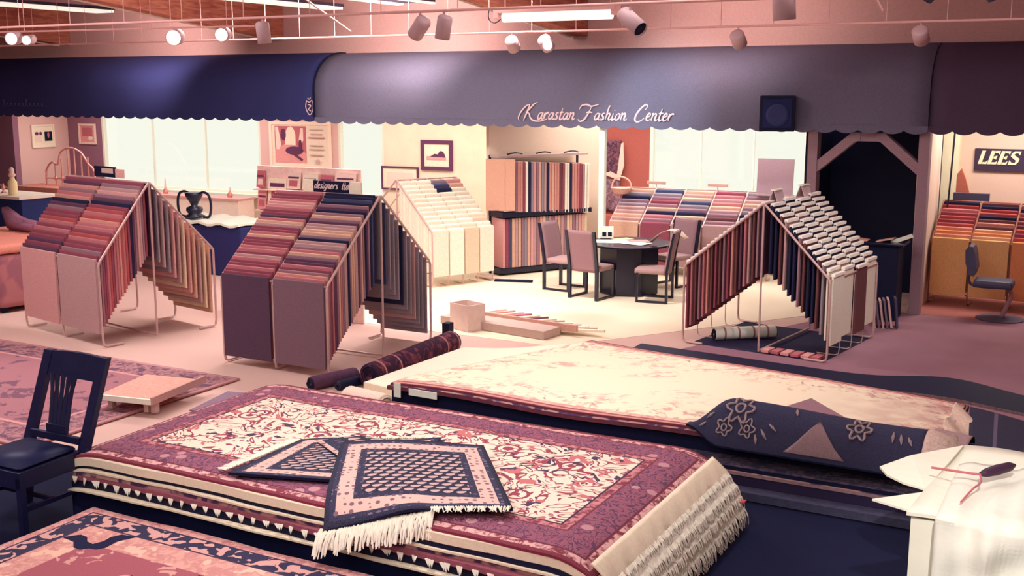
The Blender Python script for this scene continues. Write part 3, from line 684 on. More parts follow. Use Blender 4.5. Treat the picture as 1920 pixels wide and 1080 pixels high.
# ---- two small blossom rugs on the pile
SMW, SMH = 1.02, 1.12
m_small = rug_mat('small_patterned_pile', SMW, SMH, [(.03, 'plain', ((22, 24, 56), (22, 24, 56))), (.06, 'dots', ((40, 38, 70), (110, 92, 116))), (.155, 'dots', ((214, 176, 166), (126, 88, 100))), (.20, 'dots', ((36, 34, 66), (84, 72, 100)))],
    f_boteh((22, 22, 54), (196, 162, 160), (120, 86, 104)), MAR)
def quad_rug(name, label, P, z, th, m, ms, zf, W, H, group=None, nu=44, nv=44):
    """P corners: far-left, far-right, near-right, near-left"""
    P = [Vector(p) for p in P]; grid = []
    for i in range(nu+1):
        a = i/nu; row = []
        for j in range(nv+1):
            b = j/nv; A = P[3].lerp(P[2], a); B = P[0].lerp(P[1], a); p = A.lerp(B, b); row.append((p.x, p.y, z+zf(a, b)))
        grid.append(row)
    return tag(mesh_obj(name, slab(grid, th, lambda i, j: ((i/nu-.5)*W, (j/nv-.5)*H)), [m, ms]), label, 'rug', group)
quad_rug('small_rug', 'small patterned rug lying half under the other small rug, its corner folded', [(-4.98, 6.02), (-4.12, 6.52), (-3.75, 5.62), (-4.95, 5.24)], .530, .018, m_small, M_navy,
         lambda a, b: .012*math.sin(a*7)*b+.006, 1.02, 1.12, 'small rugs on the main pile')
# folded-back corner of the lower rug
gd = []
for i in range(9):
    row = []
    for j in range(9):
        a, b = i/8, j/8; p = Vector((-4.80, 5.98, 0)).lerp(Vector((-4.12, 5.60, 0)), a); q = Vector((-4.55, 6.26, 0)).lerp(Vector((-3.95, 6.05, 0)), a); v = p.lerp(q, b)
        row.append((v.x, v.y, .556+.018*math.sin(math.pi*b)))
    gd.append(row)
tag(mesh_obj('folded_corner', slab(gd, .012, lambda i, j: (i*.09, .42-j*.02)), [m_small, M_navy], bpy.data.objects['small_rug']), 'folded back corner')
def zsmall(a, b):
    front = max(0, .28-b)/.28
    return .012*math.sin(a*5)+.02*(b > .9)*(b-.9)*10*math.sin(a*3.1)*.8 - front*front*.16*max(0, 1-a*1.35) + .028*math.exp(-((a-.45)/.15)**2)*front
sr = quad_rug('small_rug', 'small navy and pink patterned rug on top of the pile, hanging over its front edge', [(-4.60, 5.99), (-3.72, 6.44), (-2.98, 5.50), (-3.98, 4.985)], .580, .018, m_small, M_navy, zsmall, SMW, SMH, 'small rugs on the main pile')
fringe(sr, (-4.02, 5.0, .405), (-3.40, 5.30, .54), (.30, -.85, 0), .20, M_fringe, 170, .55, zmin=.1, w0=.008)
fringe(sr, (-3.42, 5.29, .565), (-2.99, 5.50, .575), (.45, -.8, 0), .07, M_fringe, 50, .1, zmin=.5, w0=.006)
# ivory fringe of the lower small rug and band on the big rug
fringe(bpy.data.objects['small_rug'], (-5.0, 5.28, .53), (-4.98, 6.02, .53), (-1, 0.1, 0), .12, M_fringe, 90, .12, zmin=.505, w0=.006)
fringe(bpy.data.objects['small_rug'], (-4.98, 6.03, .53), (-4.12, 6.53, .53), (-.5, .86, 0), .10, M_fringe, 90, .12, zmin=.505, w0=.006)

# ---- rose rug in the near left corner
RW, RH = 5.0, 3.2
m_rose = rug_mat('rose_rug_pile', RW, RH, [(.07, 'busy', ((196, 126, 128), (226, 168, 160))), (.085, 'plain', ((40, 30, 66), MAR)), (.23, 'motif', ((36, 32, 70), (216, 160, 154))), (.245, 'plain', ((60, 36, 70), MAR)), (.46, 'busy', ((222, 162, 150), (202, 136, 132), (236, 186, 166)))],
    lambda g, vec, u, v, d: g.mix(g.m('MULTIPLY', g.gt(g.noise(vec, 6, 3, .55, 1.5), .54), g.gt(g.noise(vec, 2.2, 1), .5)), lin((166, 84, 98)), lin((216, 156, 148))), MAR)
# black leaf pair in the corner of the field and one further along
m_rose_nt = m_rose
o = rug('rose_rug', 'rose pink rug with dark vine border filling the near left corner', -5.94+RW/2-.0, 5.0-RH/2, RW, RH, 0, .2, .03, m_rose, flat('rose_side', (190, 128, 128), .95), jit=.008)
M_leaf = flat('dark_leaf', (30, 28, 64), .95)
def leaf_motif(cx, cy, s, par):
    for sg in (-1, 1):
        pts = [(0, -.05), (.05, -.06), (.10, -.045), (.135, 0), (.23, .035), (.13, .055), (.075, .035), (.05, 0), (0, -.02)]
        pts = [(cx+s*(.88*a*sg-.48*b*2.0), cy+s*(.48*a*sg+.88*b*2.0)) for a, b in (pts if sg > 0 else pts[::-1])]
        mesh_obj('leaf_motif', prism(nb(), pts, .201, .2035, 'z'), M_leaf, par)
leaf_motif(-5.46, 4.58, 1.0, o); leaf_motif(-4.62, 4.28, 1.5, o)
tag(mesh_obj('platform', bx(-5.9, -1.2, 1.9, 4.95, .01, .168), M_navy), 'low dark pile supporting the rose rug in the near left corner', 'rug pile')

# ---- patterned rug on the floor at the left with a sample board
m_left = rug_mat('faded_red_pile', 5.0, 2.6, [(.05, 'plain', ((200, 142, 144), MAR)), (.42, 'busy', ((126, 78, 94), (170, 120, 126), (100, 64, 88))), (.46, 'plain', ((206, 140, 140), MAR))],
    lambda g, vec, u, v, d: g.mix(g.gt(g.noise(vec, 3, 4, .6, 1), .58), lin((158, 102, 112)), lin((112, 70, 92))), MAR)
rug('floor_rug', 'faded red patterned rug on the floor behind the dark chair', -10.4, 7.32, 5.0, 2.6, -.6, .024, .014, m_left, flat('left_side', (190, 130, 130), .95))

# ---- second pile: cream floral rug, folded navy rug
RX, RY = -3.15, 8.83; A2 = -6.0
m_floral = rug_mat('cream_floral_pile', 4.55, 2.15, [(.04, 'plain', ((112, 46, 60), MAR)), (.065, 'plain', ((206, 140, 132), MAR)), (.085, 'plain', ((150, 76, 84), MAR)), (.13, 'busy', ((226, 182, 164), (206, 146, 138)))],
    f_soft((238, 220, 192), (200, 138, 134), (140, 84, 98), 1., .42), MAR)
def z2(u, v):
    z = .006*math.sin(u*2.2)*math.cos(v*2)
    if u > 1.5: z += -.10*(u-1.5)**2*.6
    # the front edge lifts where the rugs below are folded
    b = math.exp(-((u-1.15)/.75)**4)*max(0, (-v-.62))/.45
    return z-.02*b+.10*math.exp(-((u-.45)/.2)**2)*max(0, (-v-.75))/.33
def pile2(name, lab, z, th, m, ms, dn=0, dl=0, dr=0, zf=None, group='rugs under the cream floral rug'):
    bk = .07 if 'maroon' in lab else 0
    P = [(-4.70-dl, 10.38+dl+bk), (-.98+dr, 9.74+bk), (-1.02+dr, 8.06-dn), (-5.62-dl, 8.06-dn)]
    return quad_rug(name, lab, P, z, th, m, ms, zf or (lambda a, b: 0), 4.2, 2.1, group, 60, 36)
def zfl(a, b):
    return .006*math.sin(a*9)*math.cos(b*4)-.07*max(0, a-.82)**2*8 - .03*max(0, .08-b)/.08 + .012*math.sin(a*13)*max(0, .15-b)/.15
pile2('floral_rug', 'cream rug with faint pink flowers on top of the second pile', .42, .02, m_floral, flat('maroon_edge2', (120, 52, 66), .95), 0, 0, 0, zfl, None)
pile2('under_rug', 'maroon edged rug directly under the cream floral rug', .398, .035, M_mott, flat('maroon_edge3', (112, 56, 70), .95, .2, 12), .03, .02, .02, zfl)
pile2('under_rug', 'thick dark navy rug below the maroon edged one in the second pile', .335, .12, M_navy, M_navy, -.02)
M_tanedge = flat('tan_edge', (150, 118, 122), .95, .25, 30); M_greyedge = flat('grey_edge', (70, 68, 92), .95, .2, 20)
m_lattice = rug_mat('dark_lattice_pile', 4.2, 2.1, [(.30, 'busy', ((24, 24, 56), (84, 62, 84), (34, 30, 64)))], lambda g, vec, u, v, d: g.mix(0, lin((22, 22, 54)), lin((22, 22, 54))), MAR)
pile2('under_rug', 'dark lattice patterned rug sticking out in front of the second pile', .212, .03, m_lattice, M_navy, .22, -.1, .1)
pile2('under_rug', 'tan edged rug low in the second pile', .18, .025, M_mott, M_tanedge, .24, -.1, .2)
pile2('under_rug', 'plum rug low in the second pile', .153, .075, M_navy, flat('plum_edge', (46, 36, 66), .95), .23, -.1, .2)
pile2('under_rug', 'grey-blue rug at the bottom of the second pile', .075, .06, M_greyedge, M_greyedge, .36, -.1, .3)
# navy floral rug flipped over in a long fold along the front edge
def dirs(a): return Vector((math.cos(R(a)), math.sin(R(a)), 0)), Vector((-math.sin(R(a)), math.cos(R(a)), 0))
U2, V2 = dirs(A2)
g = NG('navy_floral_back', .95); vec, u, v = g.uv()
c = g.mix(g.ramp(g.noise(vec, 60, 2, .8), .3, .7), lin((44, 44, 70)), lin((60, 56, 80)))
M_nf = g.out(c)
A2 = -1.5; U2, V2 = dirs(A2); fold0 = Vector((-2.80, 8.22, 0)); FL = 1.75; grid = []; nu, nv = 60, 22
prof = [(.24, .0), (.14, .06), (.02, .115), (-.10, .13), (-.20, .11), (-.28, .06), (-.33, .0), (-.36, -.06), (-.37, -.10)]
def foldpt(a, b):
    k = b*(len(prof)-1); i = min(int(k), len(prof)-2); f = k-i; y = prof[i][0]*(1-f)+prof[i+1][0]*f; z = prof[i][1]*(1-f)+prof[i+1][1]*f
    env = min(1, a/.18); env = env*env*(3-2*env); bump = 1+.12*math.sin(a*5.2+.4)
    p = fold0+U2*(a*FL)+V2*(y*(.12+.88*env)-.20*(1-env)+.02)
    return Vector((p.x, p.y, .436+(z*bump*1.3 if z > 0 else z*1.1)*env+(.02*env)))
for i in range(nu+1): grid.append([foldpt(i/nu, 1-j/nv) for j in range(nv+1)])
fo = tag(mesh_obj('folded_rug', slab(grid, .014, lambda i, j: (i/nu*FL, j/nv*.8)), [M_nf, M_navy]), 'navy floral rug rolled over the front edge of the cream floral rug', 'rug')
M_motif = flat('tan_flower', (156, 134, 136), .95, .1, 40)
def on_fold(a, b, off=.006):
    p = foldpt(a, b); pu = foldpt(min(1, a+.01), b)-p; pv = foldpt(a, min(1, b+.02))-p; n = pu.cross(pv); n.normalize()
    if n.z < 0: n = -n
    if n.z < .1 and n.y > 0: n = -n
    return p+n*off
def flower(a0, b0, s, petals=6, stroke=.010):
    bm = nb(); pts = []
    for k in range(petals*6+1):
        an = 2*math.pi*k/(petals*6); r = s*(1+.28*math.cos(petals*an)); pts.append(on_fold(a0+r*math.cos(an)/FL, b0+r*math.sin(an)/.62))
    tube(bm, pts, stroke, 5); mesh_obj('flower_motif', bm, M_motif, fo); bm = nb(); pts = []
    for k in range(13):
        an = 2*math.pi*k/12; r = s*.4; pts.append(on_fold(a0+r*math.cos(an)/FL, b0+r*math.sin(an)/.62))
    tube(bm, pts, stroke, 5); return mesh_obj('flower_motif', bm, M_motif, fo)
flower(.24, .50, .085); flower(.19, .72, .05, 5, .007); flower(.29, .70, .05, 5, .007); flower(.745, .50, .07); 
for k, (a, b, da, db) in enumerate(((.35, .68, .03, .10), (.38, .62, .035, .06), (.33, .74, .01, .12), (.47, .38, .015, .10), (.88, .48, .005, .12), (.91, .5, .01, .11), (.94, .52, .02, .09), (.10, .66, -.03, .08), (.13, .55, -.03, .04))):
    mesh_obj('leaf_motif', tube(nb(), [on_fold(a, b), on_fold(a+da/2, b+db/2), on_fold(a+da, b+db)], [.004, .012, .003], 5), M_motif, fo)
# tan backing triangle on the fold and the turned-up corner behind it
gd = []
for i in range(13):
    a = i/12; row = []
    for j in range(9):
        b = j/8; aa = .585+(a-.5)*.25*b; row.append(on_fold(aa, .50+b*.40, .010))
    gd.append(row)
tag(mesh_obj('backing_patch', slab(gd, .003), [flat('tan_backing', (140, 112, 116), .95, .15, 80)]*2, fo), 'tan triangular patch of backing')
tip = fold0+U2*(FL*.47)+V2*.10
bm = nb(); A = tip+Vector((0, 0, .60)); Bq = fold0+U2*(FL*.30)+V2*.02+Vector((0, 0, .53)); Cq = fold0+U2*(FL*.72)+V2*.02+Vector((0, 0, .55)); Dq = tip+V2*.20+Vector((0, 0, .63))
vs = [bm.verts.new(p) for p in (Bq, Cq, Dq)] + [bm.verts.new(p-Vector((0, 0, .02))) for p in (Bq, Cq, Dq)]
for f in ((0, 1, 2), (5, 4, 3), (0, 3, 4, 1), (1, 4, 5, 2), (2, 5, 3, 0)): bm.faces.new([vs[i] for i in f])
tag(mesh_obj('turned_corner', bm, flat('plum_tan', (150, 112, 122), .95, .1, 60), fo), 'pointed turned up corner')
fe = [foldpt(1, 1-j/nv) for j in range(nv+1)]
bm = nb()
grid = []
for i in range(7):
    t_ = i/6; grid.append([foldpt(1, 1-j/22)+U2*(.17*t_+.02*math.sin(j*2.3+i)*t_)+Vector((0, 0, -.05*t_*t_+.012*math.sin(j*3.1)*t_)) for j in range(4, 20)])
tag(mesh_obj('shaggy_end', slab(grid, .012), [flat('shaggy_ivory', (206, 176, 164), .98, .25, 60, .6)]*2, fo), 'ivory shaggy end')
e2 = [foldpt(1, 1-j/22)+U2*.16 for j in range(4, 20)]
fringe(fo, e2[2], e2[10], U2+Vector((0, 0, -.3)), .07, flat('shaggy_ivory2', (206, 178, 166), .98), 70, .5, zmin=.2, w0=.007)
# second, smaller arch and the square fringe panel to its right
def arch(name, lab, p, L, Wd, Hh, m, z0=.40, a=A2, squash=1.):
    u, v = dirs(a); gd = []
    for i in range(13):
        row = []
        for j in range(15):
            t_ = j/14; an = math.pi*t_; q = Vector(p)+u*(L*i/12)+v*(-math.cos(an)*Wd); row.append(Vector((q.x, q.y, z0+Hh*math.sin(an)*(1-.25*i/12*squash))))
        gd.append(row)
    return tag(mesh_obj(name, slab(gd, .012), [m, M_navy]), lab, 'rug')
arch('folded_rug', 'dark rug bulging up beyond the shaggy ivory end of the folded navy rug', (-1.06, 8.45, 0), .26, .26, .12, flat('tan_slope', (170, 136, 138), .95, .15, 60), .40)
fr = quad_rug('fringe_mat', 'square of ivory shaggy carpet at the right end of the cream floral rug', [(-1.04, 9.60), (-.80, 9.28), (-.86, 8.56), (-1.05, 8.90)], .44, .02, flat('ivory_shag', (222, 192, 174), .98, .2, 50, .6), M_rugcream, lambda a, b: -.10*a+.02*math.sin(b*9), 1, 1)
m_str = rug_mat('dark_striped_pile', 1.6, 2.2, [], lambda g, vec, u, v, d: g.mix(g.lt(g.m('ABSOLUTE', g.m('SUBTRACT', g.m('FRACT', g.m('MULTIPLY', u, 4.2)), .5)), .06), lin((26, 24, 56)), lin((92, 76, 104))), MAR)
quad_rug('striped_rug', 'dark rug with thin pale stripes at the far right of the second pile', [(-.95, 9.75), (.7, 9.4), (.5, 7.6), (-.75, 7.9)], .37, .02, m_str, M_navy, lambda a, b: .05*math.sin(a*4+b*2)-.03, 1.6, 2.2)
quad_rug('edge_rug', 'long dark navy rug edge showing along the far side of the cream floral rug', [(-4.3, 10.78), (.9, 10.15), (.9, 9.56), (-4.3, 10.46)], .37, .03, M_navy, M_tanedge, lambda a, b: .09*math.exp(-((a-.60)/.10)**2)*(.4+b*.6)-.02*(1-a), 3, 1)
tag(mesh_obj('under_pile', bx(-.7, .85, 7.9, 9.7, .012, .30), M_navy), 'dark pile of rugs under the striped rug at the far right', 'rug pile')
# pale shag runner and its rolled end at the left of the second pile
SHG = [(-6.10, 10.15), (-4.75, 11.0), (-5.55, 8.30), (-6.18, 8.42)]
quad_rug('shag_rug', 'pale cream shag rug lying left of the cream floral rug', SHG, .24, .22, carpet2('cream_shag', (238, 214, 192), (252, 238, 216)), M_rugcream, lambda a, b: .02*math.sin(a*6)*math.sin(b*5), 1, 1)
def roll(name, lab, p0, p1, r, m, mend, bands=(), cat='rolled rug', turns=3):
    p0, p1 = Vector(p0), Vector(p1); d = (p1-p0); L = d.length; q = d.to_track_quat('Z', 'Y').to_matrix().to_4x4()
    t = thing(name, lab, cat, p0)
    bm = lathe(nb(), [(r*.55, -.0), (r*.93, 0), (r, .02), (r, L-.02), (r*.93, L), (r*.5, L)], 28); bmesh.ops.transform(bm, matrix=q, verts=bm.verts); mesh_obj('rolled_carpet', bm, m, t, True)
    for b in bands:
        bm = lathe(nb(), [(r, b*L-.012), (r*1.015, b*L-.012), (r*1.015, b*L+.012), (r, b*L+.012)], 28); bmesh.ops.transform(bm, matrix=q, verts=bm.verts); mesh_obj('border_stripe', bm, flat('stripe_tan', (176, 116, 118), .9), t, True)
    for e, s in ((0, -1), (L, 1)):
        bm = nb(); pts = []
        for k in range(60):
            a = 2*math.pi*turns*k/59; rr = r*.25+(r*.68)*k/59; pts.append((rr*math.cos(a), rr*math.sin(a), e+s*.004))
        tube(bm, pts, .007, 5); bmesh.ops.transform(bm, matrix=q, verts=bm.verts); mesh_obj('spiral_edge', bm, mend, t)
    return t
g = NG('roll_pile', .95); n = g.noise(g.obj(), 8, 3, .6, 1); M_roll = g.out(g.mix(g.ramp(n, .5, .62), lin((58, 30, 52)), lin((118, 60, 72))))
roll('rug_roll', 'dark maroon rolled rug with stripes lying in front of the nearest rack', (-6.52, 8.98, .132), (-6.60, 10.72, .132), .125, M_roll, M_navy, (.08, .25, .82, .97))
roll('rug_roll', 'small dark plum rolled rug beside the end of the striped roll', (-6.98, 8.62, .078), (-6.82, 9.15, .078), .07, flat('plum_roll', (88, 56, 80), .95, .2, 30), M_navy)
roll('rug_roll', 'short dark roll tucked between the plum roll and the cream roll', (-6.74, 8.75, .058), (-6.66, 9.2, .058), .05, M_navy, M_blackmetal)
m_cr = flat('cream_roll', (236, 206, 190), .97, .12, 50, .5)
roll('rug_roll', 'short cream rolled shag rug at the left of the second pile', (-6.20, 8.20, .135), (-5.72, 8.12, .135), .12, m_cr, M_rugcream)
for k, (x, y, w_, h_, rz) in enumerate(((-5.52, 8.02, .035, .13, 2), (-5.25, 8.02, .15, .06, -1))):
    tag(mesh_obj('price_tag', bx(-w_, w_, -.004, .004, -h_/2, h_/2, Matrix.Translation((x, y, .345)) @ Matrix.Rotation(R(A2+rz), 4, 'Z')), M_white), ('white price tag standing on the left front corner of the second pile', 'white torn paper tag beside the price tag on the second pile')[k], 'tag')

# ------------------------------------------------------------------ dark dining chair, near left
M_dw = flat('dark_chair_wood', (24, 26, 64), .45, .15, 12, spec=.4)
t = thing('dining_chair', 'dark wooden dining chair with slatted splat back at the near left', 'chair', (-6.60, 5.26, .01), R(1))
ch = t; bw = .28; zt = 1.08
def chpost(s):
    return prism(nb(), [(-.095, 0), (-.05, 0), (.02, .45), (.26, zt), (.215, zt), (-.028, .45)], s*bw-.042, s*bw+.042, 'x')
for s in (-1, 1): mesh_obj('back_post', chpost(s), M_dw, ch)
def slopey(z): return .0+max(0, (z-.45))*.385
bm = nb(); N = 12
for i in range(N):
    a0, a1 = -1+2*i/N, -1+2*(i+1)/N; f = lambda a: zt-.005+.010*(1-a*a)
    v = []
    for (a, z) in ((a0, .91), (a1, .91), (a1, f(a1)), (a0, f(a0))):
        for dy in (0, .03): v.append(bm.verts.new((a*(bw-.02), slopey(z)-.02+dy+.012*(1-a*a), z)))
    for q in ((0, 2, 4, 6), (7, 5, 3, 1), (4, 2, 3, 5) if False else (6, 4, 5, 7), (0, 1, 3, 2)): bm.faces.new([v[k] for k in q])
mesh_obj('crest_rail', bm, M_dw, ch)
for k, (xt, xb) in enumerate(((-.115, -.075), (-.06, -.04), (0, 0), (.06, .04), (.115, .075))):
    bm = nb(); pts = []
    for z in (.50, .60, .72, .84, .945):
        f = (z-.50)/.445; x = xb+(xt-xb)*f*f; pts.append((x, slopey(z)-.005, z))
    tube(bm, pts, [.028, .026, .023, .018, .024], 6); bmesh.ops.scale(bm, vec=(1, .55, 1), verts=bm.verts); mesh_obj('splat_slat', bm, M_dw, ch)
mesh_obj('splat_base', bx(-.10, .10, .0, .02, .49, .60), M_dw, ch)
mesh_obj('lower_rail', bx(-bw+.03, bw-.03, -.02, .012, .49, .54), M_dw, ch)
sb = nb(); prism(sb, [(-.27, -.02), (.27, -.02), (.29, -.56), (-.29, -.56)], .335, .452, 'z'); mesh_obj('seat_rail', sb, M_dw, ch)
sb = nb(); prism(sb, [(-.25, -.04), (.25, -.04), (.27, -.54), (-.27, -.54)], .453, .49, 'z'); bmesh.ops.bevel(sb, geom=sb.edges[:], offset=.015, segments=2, affect='EDGES'); mesh_obj('seat_pad', sb, flat('seat_navy', (26, 30, 72), .5, .15, 12), ch, True)
for s in (-1, 1):
    mesh_obj('front_leg', prism(nb(), [(s*.27-.022, 0), (s*.27+.022, 0), (s*.27+.022, .414), (s*.27-.022, .414)], -.56, -.515, 'y'), M_dw, ch)
    mesh_obj('side_stretcher', bx(s*.26-.012, s*.26+.012, -.52, -.02, .16, .19), M_dw, ch)
mesh_obj('cross_stretcher', bx(-.25, .25, -.29, -.265, .165, .19), M_dw, ch)

# ------------------------------------------------------------------ table group
M_drum = flat('black_lacquer', (16, 17, 44), .25, .1, 6, spec=.5)
t = thing('round_table', 'dark drum-based table strewn with papers under the awning', 'table', (-6.32, 15.28, .006))
mesh_obj('drum_base', lathe(nb(), [(.44, 0), (.46, .02), (.46, .70), (.44, .715)], 8), M_drum, t)
mesh_obj('tabletop', lathe(nb(), [(.60, .716), (.63, .72), (.63, .745), (.60, .75)], 40), M_drum, t)
papers = [(-.25, -.1, .5, .34, 20, 'large cream sheet on the left of the table', M_white, .752), (.12, -.12, .46, .30, -12, 'pale sheet near the table middle', M_white, .756), (.1, .1, .3, .22, 35, 'pink brochure on the table', flat('pink_paper', (222, 150, 146), .8), .760), (-.2, .22, .3, .2, 60, 'tan sheet at the back of the table', flat('tan_paper', (226, 196, 160), .8), .754)]
for (x, y, a, b, rz, lab, m, z) in papers:
    tag(mesh_obj('paper', bx(-a/2, a/2, -b/2, b/2, .006, .009, Matrix.Translation((-6.32+x, 15.28+y, z)) @ Matrix.Rotation(R(rz), 4, 'Z')), m), lab, 'paper', 'papers on the round table')
t = thing('card_box', 'small white box with dark pictures standing on the left of the table', 'box', (-6.78, 15.50, .765), R(25))
mesh_obj('box_body', bx(-.10, .10, -.04, .04, 0, .17), M_white, t)
for x in (-.04, .045): mesh_obj('picture', bx(x-.03, x+.03, -.045, -.0405, .03, .09), M_navy, t)
# curling open sample page over the right chair
gd = [[(-5.93+.5*i/10, 15.05+.22*j/4+.1*i/10, .80+.19*math.sin(math.pi*(i/10)*.85)-.02*(i > 8)) for j in range(5)] for i in range(11)]
tag(mesh_obj('curled_page', slab(gd, .006), [flat('curled_page_paper', (236, 206, 186), .8)]*2), 'large curled cream page arching over the right end of the table', 'paper')

def make_chair():
    t = thing('table_chair', 'x', 'chair'); mu = flat('chair_fabric', (150, 114, 120), .9, .12, 100); mf = M_drum
    # faces -y; origin on floor under the seat middle
    for s in (-1, 1):
        x = s*.235
        bm = nb(); prism(bm, [(-.20, 0), (.22, 0), (.22, .03), (-.17, .03), (-.17, .42), (-.20, .42)], x-.018, x+.018, 'x'); mesh_obj('sled_leg', bm, mf, t)
        pts = [(.22, 0), (.255, 0), (.255, .45), (.30, .75), (.345, 1.0), (.315, 1.0), (.265, .75), (.22, .45)]
        bm = nb(); prism(bm, pts, x-.024, x+.024, 'x'); mesh_obj('back_post', bm, mf, t)
    grid = []
    for i in range(9):
        x = -.218+.436*i/8; row = []
        for j in range(13):
            z = .40+.60*j/12; f = (z-.45)
            row.append((x, .232+max(0, f)*.17+.05*max(0, f)**2+.012*math.sin(math.pi*i/8), z))
        grid.append(row)
    bm = nb(); T = [[bm.verts.new(p) for p in r_] for r_ in grid]; B = [[bm.verts.new((p[0], p[1]-.045-.02*math.sin(math.pi*i/8), p[2])) for p in r_] for i, r_ in enumerate(grid)]
    n, m_ = 9, 13
    for i in range(n-1):
        for j in range(m_-1): bm.faces.new((T[i][j], T[i][j+1], T[i+1][j+1], T[i+1][j])); bm.faces.new((B[i][j], B[i+1][j], B[i+1][j+1], B[i][j+1]))
        bm.faces.new((T[i][0], T[i+1][0], B[i+1][0], B[i][0])); bm.faces.new((T[i+1][-1], T[i][-1], B[i][-1], B[i+1][-1]))
    for j in range(m_-1): bm.faces.new((T[0][j+1], T[0][j], B[0][j], B[0][j+1])); bm.faces.new((T[-1][j], T[-1][j+1], B[-1][j+1], B[-1][j]))
    bmesh.ops.recalc_face_normals(bm, faces=bm.faces[:]); mesh_obj('backrest', bm, mu, t, True)
    bm = bx(-.225, .225, -.23, .21, .405, .48, bev=.028); mesh_obj('seat', bm, flat('seat_fabric', (176, 142, 140), .9, .12, 100), t, True)
    mesh_obj('front_bar', bx(-.22, .22, -.198, -.172, .375, .403), mf, t)
    return t
c0 = make_chair(); gname = 'chairs around the dark drum table'
chs = [((-6.80, 14.55), 180-17, 'upholstered chair with its mauve back to the viewer, in front of the table'),
       ((-7.28, 14.98), 128, 'upholstered chair at the left side of the table, seen from the side'),
       ((-5.82, 14.78), -135, 'upholstered chair at the right side of the table with a curved back'),
       ((-5.85, 15.75), -55, 'upholstered chair behind the table on the right, mostly hidden')]
chs = [((-6.62, 14.64), 170, chs[0][2]), ((-7.26, 15.08), 84, chs[1][2]), ((-5.76, 14.84), -80, chs[2][2]), ((-5.95, 16.15), -20, chs[3][2])]
for i, (p, a, lab) in enumerate(chs):
    o = c0 if i == 0 else copy_tree(c0); o.location = (*p, .006); o.rotation_euler = (0, 0, R(a)); tag(o, lab, 'chair', gname)

tag(mesh_obj('red_tag', bx(-.05, .05, -.02, .02, 0, .012, Matrix.Translation((-2.12, 7.18, .19)) @ Matrix.Rotation(R(-20), 4, 'Y'), bev=.005), flat('tag_red', (206, 90, 92), .7)), 'small red tag poking out of the fringes at the right corner of the main pile', 'tag')
# ------------------------------------------------------------------ archway, office, speaker
M_arch = flat('arch_frame', (156, 126, 136), .8, .12, 60)
t = thing('octagonal_archway', 'dusky wooden archway with angled upper corners and a dark inside', 'archway', (-2.95, 15.62, .006))
x0, x1, zt = -.86, .72, 2.62
mesh_obj('post', bx(x0, x0+.13, -.10, .10, 0, zt), M_arch, t); mesh_obj('post', bx(x1-.13, x1, -.10, .10, 0, zt), M_arch, t)
for s, xa in ((1, x0+.131), (-1, x1-.131)):
    mesh_obj('angled_brace', prism(nb(), [(xa, 1.86), (xa, 2.02), (xa+s*.44, 2.40), (xa+s*.56, 2.40), (xa+s*.56, 2.30), (xa+s*.49, 2.28)], -.09, .09, 'y'), M_arch, t)
mesh_obj('lintel', bx(x0+.55, x1-.55, -.08, .08, 2.29, 2.405), M_arch, t)
mesh_obj('head_beam', bx(x0, x1, -.08, .08, zt, zt+.12), M_arch, t)
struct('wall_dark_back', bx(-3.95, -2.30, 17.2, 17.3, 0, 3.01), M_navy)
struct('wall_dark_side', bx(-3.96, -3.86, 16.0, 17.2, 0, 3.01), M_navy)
struct('wall_dark_right', bx(-2.40, -2.30, 15.75, 17.2, 0, 3.01), flat('jamb_pale', (214, 186, 176), .9, .06, 60))
t = thing('reception_desk', 'dark desk in the archway with papers fanned on its top', 'desk', (-2.86, 15.1, .006))
mesh_obj('desk_body', bx(-.38, .42, -.18, .30, 0, .98, bev=.015), M_navy, t); mesh_obj('desk_top', bx(-.42, .48, -.22, .34, .982, 1.02, bev=.01), M_drum, t)
gd = [[(-3.15+.62*i/8, 14.98+.26*j/3, 1.032+.09*max(0, i/8-.6)**1.2+.01*math.sin(i)) for j in range(4)] for i in range(9)]
tag(mesh_obj('paper', slab(gd, .004), [flat('peach_paper', (216, 168, 150), .8)]*2), 'peach sheet curling up on the desk in the archway', 'paper')
tag(mesh_obj('leaflet', bx(-.14, .14, -.01, .01, 0, .05, Matrix.Translation((-2.42, 15.06, 1.05)) @ Matrix.Rotation(R(-22), 4, 'Y')), M_white), 'thin white leaflet at the right end of the desk in the archway', 'paper')
t = thing('sample_book', 'small grey stack of upright sample cards on the floor at the foot of the archway', 'sample book', (-2.46, 14.55, .012), R(14))
for k in range(5): mesh_obj('card', bx(-.17+k*.05, -.145+k*.05, -.14, .10, 0, .36, Matrix.Rotation(R(-9), 4, 'Y')), flat('grey_card', (120, 100, 118), .8, .1, 40) if k % 2 else flat('pale_card', (206, 168, 166), .8), t)
mesh_obj('cover', bx(.10, .125, -.14, .10, 0, .37, Matrix.Rotation(R(-6), 4, 'Y')), M_candark, t)
t = thing('loudspeaker', 'dark square loudspeaker hanging on the front of the slate awning', 'speaker', (-4.17, 15.22, 2.66), R(14))
mesh_obj('cabinet', bx(-.235, .235, -.07, .12, -.24, .24, bev=.02), M_navy, t)
mesh_obj('grille', bx(-.19, .19, -.082, -.071, -.19, .19, bev=.004), flat('speaker_grille', (30, 38, 84), .8, .3, 200), t)
lathe_bm = lathe(nb(), [(.13, 0), (.15, .004), (.12, .012)], 24); bmesh.ops.rotate(lathe_bm, cent=(0, 0, 0), matrix=Matrix.Rotation(R(90), 3, 'X'), verts=lathe_bm.verts)
bmesh.ops.translate(lathe_bm, vec=(0, -.084, -.02), verts=lathe_bm.verts); mesh_obj('cone_ring', lathe_bm, flat('ring', (48, 54, 98), .6), t)
mesh_obj('bracket', bx(-.03, .03, .121, .26, -.03, .03), M_blackmetal, t)
